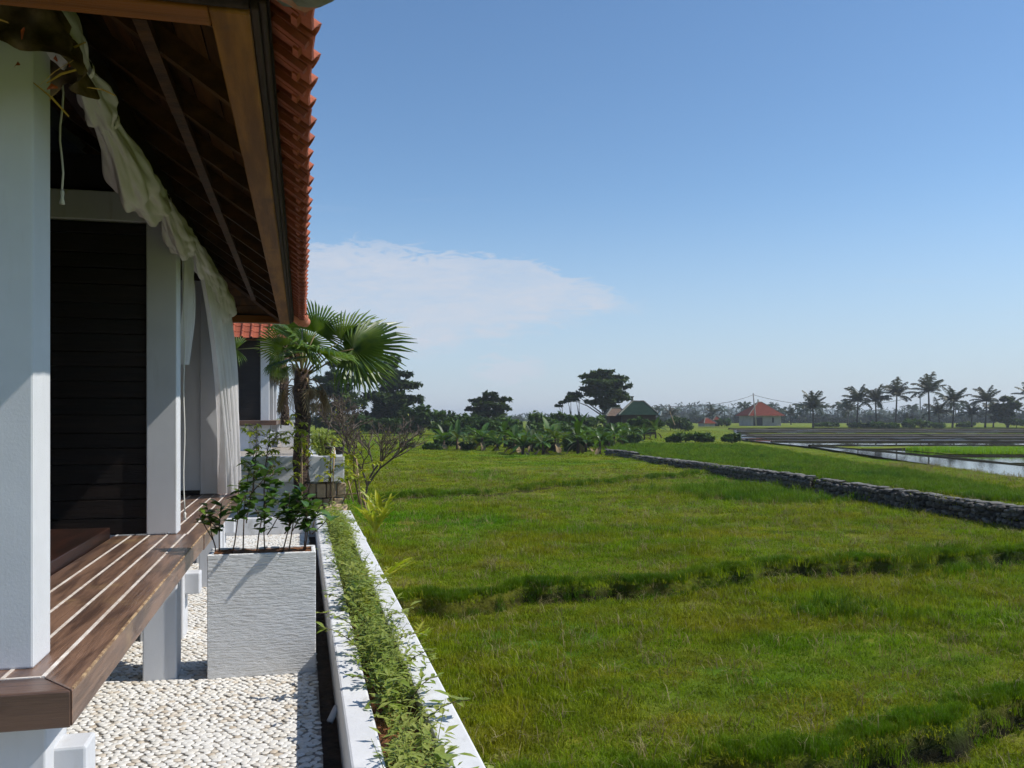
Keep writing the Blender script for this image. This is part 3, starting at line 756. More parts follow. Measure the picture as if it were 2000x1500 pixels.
def drape(name, label, top, bot, n_pl, amp, seed, power=1.0, mat='sheer', mid=0.0):
    m = MB(); nu, nv = 120, 48; vs = []
    for j in range(nv + 1):
        v = j / nv; e = v ** power
        for i in range(nu + 1):
            u = i / nu
            a = Vector(top[0]).lerp(Vector(top[1]), u); b = Vector(bot[0]).lerp(Vector(bot[1]), u)
            p = Vector((a.x * (1 - e) + b.x * e, a.y * (1 - e) + b.y * e, a.z * (1 - v) + b.z * v))
            ph = n_pl * 2 * math.pi * u + 1.1 * math.sin(3 * v + seed)
            am = amp * (.5 + .6 * v) * (1 + .7 * mnoise.noise((u * 6, v * 1.5, seed)))
            p.x += am * math.sin(ph) + .03 * math.sin(v * 3.1) + mid * math.sin(math.pi * v)
            p.y += am * .5 * math.cos(ph * .7)
            vs.append(p)
    m.add(vs, [(j * (nu + 1) + i, j * (nu + 1) + i + 1, (j + 1) * (nu + 1) + i + 1, (j + 1) * (nu + 1) + i) for j in range(nv) for i in range(nu)])
    o = m.build(name, M[mat], smooth=True, loc=top[0])
    return tag(o, label, 'curtain')
drape('hanging_curtain', 'loose white curtain hanging from the beam and swept towards the third column', [(-.83, 7.0, 2.92), (-.80, 9.6, 2.92)], [(-.80, 9.42, .76), (-.66, 9.75, .755)], 9, .045, 1.0, .55)
DR2 = drape('hanging_curtain', 'narrow straight fall of white curtain just behind the second column', [(-.86, 6.75, 2.86), (-.84, 7.25, 2.88)], [(-.88, 6.9, 1.95), (-.86, 7.1, 1.95)], 3, .03, 2.2, 1.0)

def cord(name, par, pts, r):
    m = MB().tube(pts, r, 6)
    e = Vector(pts[-1]); m.tube([e, e - Vector((0, 0, .012)), e - Vector((0, 0, .03)), e - Vector((0, 0, .055))], [r, r * 2.2, r * 1.4, r * 2.6], 8)
    return m.build(name, M['cord'], par, True)
cord('tie_cord', DR2, [(-.83 + .004 * math.sin(k), 6.72, 2.85 - k * .1) for k in range(20)] + [(-.825, 6.72, .86)], .005)
cord('tie_cord', SW1, [(-.87 + .006 * math.sin(k * 1.3), 3.55, 2.82 - k * .06) for k in range(8)], .004)

# dried offering bundle round the head of the nearest column
bd = empty('dried_garland', (-.945, 3.21, 2.6), 'dried straw and cloth bundle round the top of the nearest white column', 'garland')
m = MB(); vs = []; n = 72
for j in range(9):
    for i in range(n):
        a = 2 * math.pi * i / n; r = .15 + .035 * math.sin(9 * a + j) * (j / 8) + .05 * mnoise.noise((math.cos(a) * 3, math.sin(a) * 3, j * .4)) + .012 * j
        sq = 1 / max(abs(math.cos(a)), abs(math.sin(a)))
        vs.append((-.945 + math.cos(a) * r * min(sq, 1.25) * .86, 3.21 + math.sin(a) * r * min(sq, 1.25) * .86, 2.98 - j * .034 - .05 * (mnoise.noise((a * 2, j * .3, 2)) + .4 * math.sin(5 * a)) * (j / 8)))
m.add(vs, [(j * n + i, j * n + (i + 1) % n, (j + 1) * n + (i + 1) % n, (j + 1) * n + i) for j in range(8) for i in range(n)])
m.build('cloth_wrap', M['stub'], bd, True)
for nm, mt, cnt, seed in (('straw', 'straw', 26, 3), ('petal', 'orange', 9, 9)):
    rng = random.Random(seed)
    for k in range(cnt):
        m = MB()
        a = rng.uniform(-2.6, .4); r = rng.uniform(.14, .24)
        p = Vector((-.945 + math.cos(a) * r, 3.21 + math.sin(a) * r, rng.uniform(2.60, 3.0)))
        d = Vector((rng.uniform(-1, 1), rng.uniform(-1, 1), rng.uniform(-.7, .5))).normalized() * (rng.uniform(.07, .17) if nm == 'straw' else rng.uniform(.02, .05))
        s = d.cross(Vector((rng.uniform(-1, 1), rng.uniform(-1, 1), .3))).normalized()
        m.strip([p, p + d * .5 + Vector((0, 0, .008)), p + d], [.002, .004, .003] if nm == 'straw' else [.003, .008, .002], s, .2)
        m.build(nm, M[mt], bd)
m = MB(); vs = []; 
for j in range(14):
    for i in range(10): vs.append((-1.03 + i * .012 + .012 * math.sin(j * .8), 3.02 + .02 * math.sin(i * 1.4 + j * .5), 2.62 - j * .025))
m.add(vs, [(j * 10 + i, j * 10 + i + 1, (j + 1) * 10 + i + 1, (j + 1) * 10 + i) for j in range(13) for i in range(9)])

# ------------------------------------------------------------------ plants on the terrace
def leaf_blade(m, p, d, up, L, w, fold=.25, curl=.25, n=4):
    d = Vector(d).normalized(); s = d.cross(Vector(up))
    if s.length < .05: s = d.cross(Vector((1, 0, 0)))
    s.normalize(); u = s.cross(d).normalized(); pts = []; ws = []
    for i in range(n + 1):
        t = i / n; pts.append(Vector(p) + d * (L * t) - u * (curl * L * t * t)); ws.append(w * (math.sin(math.pi * (t * .94 + .03)) ** .8) * (1.0 if 0 < i < n else .12))
    m.strip(pts, ws, s, fold)

def planter_box(name, at, label):
    r = empty(name, at, label, 'planter box')
    x0, x1, y0, y1, h, t = -.3125 + at[0], .3125 + at[0], at[1], at[1] + .29, .734 + at[2], .026
    m = MB()
    o = [(x0, y0), (x1, y0), (x1, y1), (x0, y1)]; i_ = [(x0 + t, y0 + t), (x1 - t, y0 + t), (x1 - t, y1 - t), (x0 + t, y1 - t)]
    vs = [(x, y, at[2]) for x, y in o] + [(x, y, h) for x, y in o] + [(x, y, h) for x, y in i_] + [(x, y, h - .09) for x, y in i_]
    fs = [(3, 2, 1, 0)] + [(k, (k + 1) % 4, 4 + (k + 1) % 4, 4 + k) for k in range(4)] + [(4 + k, 4 + (k + 1) % 4, 8 + (k + 1) % 4, 8 + k) for k in range(4)] + [(8 + k, 8 + (k + 1) % 4, 12 + (k + 1) % 4, 12 + k) for k in range(4)]
    m.add(vs, fs).build('box', M['chisel'], r, bevel=.005)
    m = MB(); nx, ny = 26, 12; vs = []
    for j in range(ny + 1):
        for i in range(nx + 1):
            x = x0 + t + .001 + (x1 - x0 - 2 * t - .002) * i / nx; y = y0 + t + .001 + (y1 - y0 - 2 * t - .002) * j / ny
            vs.append((x, y, h - .010 + .012 * mnoise.noise((x * 22, y * 22, 1))))
    m.add(vs, [(j * (nx + 1) + i, j * (nx + 1) + i + 1, (j + 1) * (nx + 1) + i + 1, (j + 1) * (nx + 1) + i) for j in range(ny) for i in range(nx)]).build('mulch', M['bark_mulch'], r, True)
    return r
planter_box('planter_box', (-.228, 5.41, .002), 'tall white chiselled stone planter box standing on the pebbles')
planter_box('planter_box', (-.21, 24.2, .742), 'distant white planter box beside the farther villa, half hidden by the fan palm trunk')

LEAVES = []
for k in range(5):
    m = MB(); leaf_blade(m, (0, 0, 0), (0, 1, 0), (0, 0, 1), 1.0, .20 + .03 * k, .22, .12 + .06 * k, 6); LEAVES.append(m.mesh('leaf', M['gloss_leaf'], True))

def shrub(base, top, height_label, label, seed, nleaf, lsize, group):
    rng = random.Random(seed); base, top = Vector(base), Vector(top)
    r = empty('potted_shrub', base, label, 'shrub', group)
    m = MB(); tips = []
    def limb(a, b, r0, r1, bow):
        pts = [a.lerp(b, t) + Vector((bow[0], bow[1], 0)) * math.sin(math.pi * t) + Vector((rng.uniform(-.006, .006), rng.uniform(-.006, .006), 0)) for t in (0, .25, .5, .75, 1)]
        m.tube(pts, [r0 + (r1 - r0) * t for t in (0, .25, .5, .75, 1)], 5); return pts
    main = limb(base - Vector((0, 0, .03)), top, .0048, .0024, (rng.uniform(-.03, .03), rng.uniform(-.03, .03)))
    branches = [main]
    H = (top - base).length
    for k in range(rng.randint(1, 3)):
        t = rng.uniform(.3, .6); a = base.lerp(top, t); b = a + Vector((rng.uniform(-.16, .16), rng.uniform(-.12, .12), rng.uniform(.3, .5) * H)); branches.append(limb(a, b, .004, .002, (0, 0)))
    m.build('stem', M['stem'], r, True)
    for q in range(nleaf):
        br = branches[0] if rng.random() < .5 else rng.choice(branches)
        t = rng.uniform(.35, 1.0) ** .7; i = min(3, int(t * 4)); p = br[i].lerp(br[i + 1], t * 4 - i)
        a = rng.uniform(0, 6.28); el = rng.uniform(-.15, .85)
        o = link_mesh('leaf', rng.choice(LEAVES), r, p - base)
        s = lsize * rng.uniform(.6, 1.2); o.scale = (s, s, s); o.rotation_euler = Euler((el, rng.uniform(-.4, .4), a), 'XYZ')
    return r
sh = [(425, 405, 988, 'leftmost leaning glossy shrub at the left end of the white box', 16), (432, 432, 982, 'short glossy shrub second from the left end of the white box', 14), (452, 468, 938, 'upright glossy shrub in the left third of the white box', 26),
      (478, 497, 884, 'tallest glossy green shrub in the white box', 40), (500, 533, 918, 'tall glossy shrub right of the tallest one in the white box', 30), (520, 520, 985, 'low dense glossy shrub in the middle of the white box', 26), (548, 566, 962, 'bushy dark shrub right of the middle of the white box', 36),
      (562, 592, 955, 'bushy bright green shrub in the right third of the white box', 36), (590, 600, 990, 'small shrub with few leaves near the right end of the white box', 18), (596, 626, 985, 'rightmost glossy shrub leaning over the planter wall', 24)]
for k, (bx, tx, ty, lab, n) in enumerate(sh):
    D = 5.36 + .10 * math.sin(k * 2.1); b = Pd(bx, 1075, D); b.z = .708; t = Pd(tx, ty, D + random.uniform(-.1, .1))
    b.x = min(max(b.x, -.50), .04); b.y = 5.555 + .08 * math.sin(k * 1.7)
    shrub(b, t, None, lab, 40 + k, int(n * 1.7), .080, 'glossy shrubs in the white planter box')

def planter_cover(ox, oz, y0, y1, count, name):
    rng = np.random.RandomState(4); m = MB()
    for k in range(count):
        y = y0 + (y1 - y0) * rng.rand(); x = .4225 + ox + rng.normal(0, .055)
        x = min(max(x, .33 + ox), .515 + ox)
        dens = .5 + .5 * mnoise.noise((x * 3, y * 1.4, 3.3))
        if rng.rand() > -.05 + 1.55 * dens: continue
        hgt = .04 + .15 * rng.rand() ** 1.6 * (.4 + dens)
        lean = Vector((rng.normal(0, .42), rng.normal(0, .5), 1)).normalized()
        a = Vector((x, y, .16 + oz)); b = a + lean * hgt * 1.6
        if rng.rand() < .28: m.tube([a, a.lerp(b, .5) + Vector((0, 0, .01)), b], [.0025, .002, .001], 4, False)
        big = mnoise.noise((y * 1.9, x * 4, 8.8)) > .18 and rng.rand() < .45
        if big: b = a + lean * (hgt * 1.6 + .07)
        for q in range(5 if rng.rand() < .7 else 8):
            p = a.lerp(b, .3 + .7 * rng.rand()); an = rng.rand() * 6.28
            L = .026 + .040 * rng.rand() ** 1.5 + (.02 if rng.rand() < .12 else 0)
            L = L * 1.7 if big else L; leaf_blade(m, p, (math.cos(an), math.sin(an), rng.uniform(-.2, .8)), (0, 0, 1), L, L * .19, .2, .2, 3 if big else 2)
    o = m.build(name, M['planter_leaf'], loc=(.42 + ox, y0, .16 + oz)); return tag(o, 'dense small light green groundcover filling the white planter wall' if oz == 0 else 'light green groundcover in the planter wall of the upper terrace', 'groundcover', kind='stuff')
planter_cover(0, 0, 2.0, 12.25, 3100, 'planter_groundcover')
planter_cover(-.06, .74, 13.4, 24, 2200, 'planter_groundcover')

def sprig(base, tip, label, seed, L, n):
    rng = random.Random(seed); a, b = Vector(base), Vector(tip); m = MB(); mid = a.lerp(b, .5) + Vector((0, 0, .05))
    q = [a, a.lerp(mid, .5) + Vector((0, 0, .02)), mid, mid.lerp(b, .5) + Vector((0, 0, .01)), b]
    r = empty('trailing_sprig', a, label, 'plant', 'sprigs reaching out of the planter wall')
    m.tube(q, [.003, .0027, .0024, .002, .0012], 5).build('stem', M['stem'], r, True)
    m = MB()
    for k in range(n):
        t = .25 + .75 * k / n; i = min(3, int(t * 4)); p = q[i].lerp(q[i + 1], t * 4 - i); an = rng.uniform(0, 6.28)
        leaf_blade(m, p, (math.cos(an), math.sin(an), rng.uniform(-.1, .7)), (0, 0, 1), L * rng.uniform(.6, 1.1), L * .2, .22, .25, 4)
    m.build('foliage', M['planter_leaf'], r)
for k, (y, side, out, L, lab) in enumerate(((3.75, 1, .24, .06, 'sprig leaning over the outer cap nearest the camera'), (4.05, 1, .16, .055, 'curled sprig over the outer cap, second nearest the camera'), (4.55, 1, .2, .055, 'leafy sprig over the outer cap beside the pipe end'),
        (5.1, 1, .22, .05, 'sprig reaching across the outer cap level with the white box front'), (5.7, 1, .2, .05, 'sprig reaching past the outer cap level with the white box back'), (6.6, 1, .18, .05, 'pale sprig over the outer cap just beyond the white box'),
        (4.9, -1, .26, .07, 'long sprig lying over the inner cap towards the white box foot'), (5.55, -1, .3, .06, 'sprig hanging over the inner cap into the gap beside the white box'), (6.1, -1, .22, .05, 'sprig over the inner cap just past the white box'), (4.3, -1, .14, .05, 'short sprig over the inner cap in front of the white box'))):
    x = .42 + side * .05; sprig((x, y, .17), (x + side * out, y + random.uniform(-.15, .15), .33 + random.uniform(-.04, .08)), 'small ' + lab, 60 + k, L, 18)

# ------------------------------------------------------------------ fan palms
def fan_leaf_mesh(seed, spread, nseg, fused, R):
    """pleated fan: hub at origin, blade axis +Y, face up +Z"""
    rng = random.Random(seed); m = MB()
    for k in range(nseg):
        f = (k + .5) / nseg - .5; a = f * spread; da = spread / nseg * .5
        Lk = R * (1 - .28 * abs(2 * f) ** 2.2) * rng.uniform(.93, 1.05)
        def pt(r, ang, lift, droop): return Vector((math.sin(ang) * r, math.cos(ang) * r, lift - droop))
        rows = []
        for t, wf, dr in ((0.03, 1, 0), (.25, 1, .0), (fused, 1.0, .02), (.78, .62, .07 + rng.uniform(0, .05)), (1.0, .06, .17 + rng.uniform(0, .14))):
            r = Lk * t; d = dr * R; cup = .10 * r * (abs(2 * f))
            rows.append([pt(r, a - da * wf, cup, d), pt(r, a, cup + .045 * R * min(t / fused, 1) * (wf), d), pt(r, a + da * wf, cup, d)])
        b = len(m.v)
        for rw in rows: m.v.extend([tuple(q) for q in rw])
        for i in range(4):
            c = b + i * 3; m.f.append((c, c + 1, c + 4, c + 3)); m.f.append((c + 1, c + 2, c + 5, c + 4))
    return m
FAN = [fan_leaf_mesh(s, sp, 34, fu, 1.0).mesh('leaf_blade', M['fan']) for s, sp, fu in ((1, 4.2, .36), (2, 3.5, .40), (3, 4.6, .33))]
FAND = fan_leaf_mesh(9, 3.4, 20, .3, 1.0).mesh('dead_blade', M['dead'])

def fan_palm(base, apex, r0, r1, leaves, label, seed, dead=4):
    rng = random.Random(seed); base, apex = Vector(base), Vector(apex)
    r = empty('fan_palm', base, label, 'palm tree')
    n = 14; pts = [base.lerp(apex, k / n) + Vector((.015 * math.sin(k * .9), .015 * math.cos(k * 1.3), 0)) for k in range(n + 1)]
    MB().tube(pts, [r0 + (r1 - r0) * k / n + .012 * (k % 2) for k in range(n + 1)], 14).build('trunk', M['trunk'], r, True)
    m = MB()
    for k in range(150):                                           # old leaf bases all round the trunk
        t = rng.random() ** .9; p = base.lerp(apex, t); a = rng.uniform(0, 6.28); rr = r0 + (r1 - r0) * t
        d = Vector((math.cos(a), math.sin(a), 0)); q = p + d * (rr * .85)
        e = q + d * rng.uniform(.03, .075) + Vector((0, 0, rng.uniform(.02, .10) * rng.choice((1, 1, -.6))))
        s = d.cross(Vector((0, 0, 1)))
        m.strip([q, q.lerp(e, .5), e], [.03, .02, .006], s, .3)
    m.build('leaf_stubs', M['stub'], r)
    for (hub, face, R, v) in leaves:
        hub = Vector(hub)
        mid = apex.lerp(hub, .55) + Vector((0, 0, .06))
        y = (hub - mid).normalized(); z = Vector(face).normalized(); x = y.cross(z).normalized(); z = x.cross(y)
        mt = Matrix(((x.x, y.x, z.x), (x.y, y.y, z.y), (x.z, y.z, z.z))).to_4x4()
        st = MB().tube([apex - Vector((0, 0, .12)), mid, hub], [.016, .011, .008], 6).build('leaf_stalk', M['petiole'], r, True)
        bl = bpy.data.objects.new('leaf_blade', FAN[v]); C.objects.link(bl); bl.parent = st
        bl.matrix_local = Matrix.Translation(hub - base) @ mt @ Matrix.Scale(R, 4)
    for k in range(dead):
        a = rng.uniform(0, 6.28); hub = apex + Vector((math.cos(a) * .30, math.sin(a) * .30, -.18 - .12 * rng.random()))
        y = Vector((math.cos(a) * .35, math.sin(a) * .35, -1)).normalized(); z = Vector((math.cos(a), math.sin(a), .3)); x = y.cross(z).normalized(); z = x.cross(y)
        st = MB().tube([apex - Vector((0, 0, .15)), apex.lerp(hub, .6) + Vector((0, 0, .05)), hub], [.012, .009, .006], 5).build('dry_stalk', M['dead'], r, True)
        bl = bpy.data.objects.new('dry_blade', FAND); C.objects.link(bl); bl.parent = st
        bl.matrix_local = Matrix.Translation(hub - base) @ Matrix(((x.x, y.x, z.x), (x.y, y.y, z.y), (x.z, y.z, z.z))).to_4x4() @ Matrix.Diagonal((.16, .42, .3, 1))
    return r
DP = 12.2
def L(px, py, dd, face, R, v): return (Pd(px, py, DP + dd), face, R, v)
ap = Pd(591, 722, DP)
fan_palm(Pd(588, 1000, DP), ap, .105, .095, [
    L(578, 668, -.50, (.1, -.8, .6), .70, 0), L(617, 650, .25, (.1, -.95, .25), .62, 1), L(668, 668, .15, (-.45, -.8, .35), .72, 1),
    L(690, 682, -.15, (.0, -.75, .7), .86, 0), L(552, 676, -.1, (-.1, -.9, .4), .36, 2), L(690, 706, .3, (.35, -.6, .7), .68, 2),
    L(590, 640, .55, (0, -1, .15), .6, 1), L(548, 704, .35, (-.3, -.6, .7), .34, 2), L(625, 690, -.45, (.4, -.5, .8), .62, 2), L(566, 704, -.35, (-.5, -.5, .7), .38, 2)],
    'fan palm with shaggy trunk and broad pleated leaves between the two terraces', 5, 6)
DP = 17.6
fan_palm(Pd(556, 830, DP), Pd(553, 690, DP), .085, .08, [L(535, 694, .3, (-.3, -.8, .5), .34, 0), L(462, 682, -.2, (-.6, -.7, .4), .46, 2), L(572, 650, .4, (.3, -1, .2), .5, 1), L(600, 670, .2, (.5, -.7, .5), .6, 2), L(548, 716, -.3, (0, -.8, .6), .34, 1)],
    'thinner second fan palm standing behind the first, beside the farther villa', 8, 5)

# ------------------------------------------------------------------ shrubs and saplings between the terraces
def bare_shrub(base, label, height, spread, seed, depth=6):
    rng = random.Random(seed); base = Vector(base); r = empty('bare_shrub', base, label, 'shrub', 'bare forked shrubs beside the terraces'); m = MB(); lf = MB()
    def grow(p, d, l, rad, k):
        q = p + d * l; m.tube([p, p.lerp(q, .5) + Vector((rng.uniform(-1, 1), rng.uniform(-1, 1), 0)) * l * .05, q], [rad, rad * .88, rad * .76], 5 if k < 3 else 4, False)
        if k >= depth:
            if rng.random() < .06: leaf_blade(lf, q, d + Vector((rng.uniform(-.8, .8), rng.uniform(-.8, .8), .2)), (0, 0, 1), .05, .011, .2, .3, 2)
            return
        for s in range(3 if (k < 3 or rng.random() < .3) else 2):
            a = rng.uniform(0, 6.28); sp = rng.uniform(.4, .75) * spread
            nd = (d + Vector((math.cos(a) * sp, math.sin(a) * sp, rng.uniform(-.1, .25)))).normalized()
            grow(q, nd, l * rng.uniform(.66, .86), rad * .76, k + 1)
    l0 = height * .27
    grow(base, Vector((.1, 0, 1)).normalized(), l0, .024, 0)
    m.build('branches', M['twig'], r, True); lf.build('leaves', M['young_leaf'], r)
bare_shrub(Pd(712, 1000, 13.0), 'large bare forked shrub with dense twigs at the edge of the field', 1.45, 1.05, 14, 7)
bare_shrub(Pd(668, 905, 15.2), 'tangled grey bare shrub behind the light green plant on the upper terrace', 1.15, 1.2, 21, 7)
bare_shrub(Pd(640, 860, 19.0), 'bare grey shrub farther back in front of the dark trees', 1.1, 1.1, 31, 5)

def sapling(base, top, label, seed, stake, nclus, size, mat='young_leaf', spread=.12):
    rng = random.Random(seed); a, b = Vector(base), Vector(top); r = empty('staked_sapling', a, label, 'sapling', 'young saplings between the terraces')
    pts = [a.lerp(b, t) + Vector((.02 * math.sin(5 * t + seed), .02 * math.cos(4 * t), 0)) for t in (0, .2, .4, .6, .8, 1)]
    MB().tube(pts, [.013, .012, .010, .008, .006, .003], 6).build('stem', M['stem'], r, True)
    m = MB(); tw = MB()
    for k in range(nclus):
        t = rng.uniform(.35, 1); p = a.lerp(b, t) + Vector((rng.gauss(0, spread), rng.gauss(0, spread), rng.gauss(0, .03)))
        tw.tube([a.lerp(b, max(0, t - .08)), p], [.004, .002], 4, False)
        for q in range(7):
            an = rng.uniform(0, 6.28); leaf_blade(m, p, (math.cos(an), math.sin(an), rng.uniform(-.6, .5)), (0, 0, 1), size * rng.uniform(.6, 1.1), size * .2, .15, .35, 3)
    m.build('foliage', M[mat], r); tw.build('twigs', M['stem'], r)
    if stake:
        MB().tube([a + Vector((.05, -.03, -.1)), b.lerp(a, .15) + Vector((.03, -.03, 0))], .010, 6).build('stake', M['bamboo'], r, True)
sapling(Pd(516, 985, 12.3), Pd(526, 828, 12.3), 'thin sapling with yellow-green leaves left of the fan palm', 3, False, 46, .105, spread=.13)
sapling(Pd(497, 965, 12.5), Pd(500, 832, 12.5), 'slender climbing plant in front of the white retaining wall, leftmost of the saplings', 4, False, 26, .09, spread=.15)
sapling(Pd(583, 985, 11.9), Pd(585, 818, 11.9), 'yellow-green climber on a stake against the fan palm trunk', 6, True, 26, .11, spread=.09)
sapling(Pd(641, 990, 12.2), Pd(650, 855, 12.3), 'staked sapling with few leaves right of the fan palm', 7, True, 16, .09, spread=.09)
sapling(Pd(700, 985, 12.3), Pd(690, 880, 12.4), 'yellow leaved sapling leaning on bamboo props beside the bare shrub', 8, True, 24, .10, spread=.13)
m = MB()
for (a, b, D) in (((668, 985), (700, 915), 12.6), ((655, 968), (712, 962), 12.6), ((720, 1010), (708, 965), 12.7), ((690, 980), (676, 920), 12.5)): m.tube([Pd(*a, D), Pd(*b, D)], .011, 6)
tag(m.build('bamboo_props', M['bamboo'], smooth=True, loc=Pd(690, 985, 12.5)), 'crossed bamboo props bracing the saplings right of the retaining wall', 'stakes')

def leafy_mass(name, base, rx, ry, rz_, n, size, mat, label, cat, seed, pots=0):
    rng = random.Random(seed); base = Vector(base); r = empty(name, base, label, cat); m = MB(); st = MB()
    for k in range(n):
        d = Vector((rng.gauss(0, 1), rng.gauss(0, 1), rng.gauss(0, 1))).normalized() * rng.random() ** .4
        p = base + Vector((d.x * rx, d.y * ry, rz_ + d.z * rz_)); an = rng.uniform(0, 6.28)
        leaf_blade(m, p, (math.cos(an), math.sin(an), rng.uniform(-.5, .6)), (0, 0, 1), size * rng.uniform(.6, 1.2), size * .2, .15, .3, 2)
    for k in range(7): st.tube([base, base + Vector((rng.uniform(-rx, rx) * .7, rng.uniform(-ry, ry) * .7, rz_ * 1.6))], [.008, .003], 4, False)
    m.build('foliage', M[mat], r); st.build('stems', M['stem'], r)
    return r
leafy_mass('leafy_plant', Pd(630, 884, 13.6), .24, .2, .19, 520, .075, 'planter_leaf', 'light green feathery plant on the white retaining wall right of the fan palm', 'plant', 4)
for (px, py, lab) in ((641, 890, 'black nursery pot on the retaining wall under the light green plant'), (662, 891, 'small black nursery pot near the right end of the retaining wall')):
    p = Pd(px, py, 13.3); p.z = .985
    tag(MB().tube([p, p + Vector((0, 0, .10)), p + Vector((0, 0, .11))], [.045, .06, .064], 14).build('plant_pot', M['plastic'], smooth=True, loc=p), lab, 'pot')

def rosette(base, label, n, L, mat, seed, upright):
    rng = random.Random(seed); base = Vector(base); r = empty('young_palm', base, label, 'plant', 'yellow young palms along the planter wall')
    for k in range(n):
        a = 2.4 * k + rng.uniform(-.3, .3); u = upright * rng.uniform(.8, 1.2); m = MB(); l = L * rng.uniform(.65, 1.1)
        d = Vector((math.cos(a), math.sin(a), u)).normalized(); leaf_blade(m, base, d, (0, 0, 1), l, l * .085, .5, .30, 7)
        for q in range(8):
            t = .25 + .09 * q; p = base + d * (l * t) - Vector((0, 0, .28 * l * t * t)); sd = Vector((-math.sin(a), math.cos(a), 0)) * (1 if q % 2 else -1)
            leaf_blade(m, p, d + sd * .8, (0, 0, 1), l * .32, l * .03, .3, .4, 3)
        m.build('leaf', M[mat], r)
rosette(Pd(733, 1045, 11.2), 'tall yellow-green young palm beside the small white block', 8, .52, 'young_leaf', 3, 2.6)
rosette(Pd(742, 1020, 12.0), 'yellow young palm just behind the one beside the white block', 7, .5, 'young_leaf', 5, 2.8)
rosette(Pd(738, 1150, 9.0), 'short yellow-green young palm half hidden behind the outer planter wall', 8, .5, 'young_leaf', 7, 1.4)
rosette(Pd(805, 1270, 6.8), 'small yellow seedling at the foot of the outer planter wall nearest the camera', 6, .34, 'young_leaf', 9, 1.8)

# ------------------------------------------------------------------ the dry stone wall between the fields
def stone_mesh(seed):
    """rounded block: a lumpy low-poly boulder filling a unit cell"""
    rng = random.Random(seed); n = 7; vs = [(0, 0, -.48)]; m = MB()
    for (r, z) in ((.40, -.36), (.50, 0.0), (.40, .36)):
        for j in range(n):
            a = 2 * math.pi * (j + .5 * (z == 0)) / n; c, q = math.cos(a), math.sin(a)
            k = (abs(c) ** 3 + abs(q) ** 3) ** (-1 / 3) * rng.uniform(.86, 1.06)
            vs.append((r * c * k, r * q * k, z + rng.uniform(-.06, .06)))
    vs.append((0, 0, .46)); fs = [(0, 1 + (j + 1) % n, 1 + j) for j in range(n)]
    for k in range(2): fs += [(1 + k * n + j, 1 + k * n + (j + 1) % n, 1 + (k + 1) * n + (j + 1) % n, 1 + (k + 1) * n + j) for j in range(n)]
    fs += [(1 + 2 * n + j, 1 + 2 * n + (j + 1) % n, 1 + 3 * n) for j in range(n)]
    return m.add(vs, fs)
SM = [stone_mesh(k) for k in range(10)]
SMESH = []
for q in SM:
    me = q.mesh('stone', M['rubble']); SMESH.append(me)

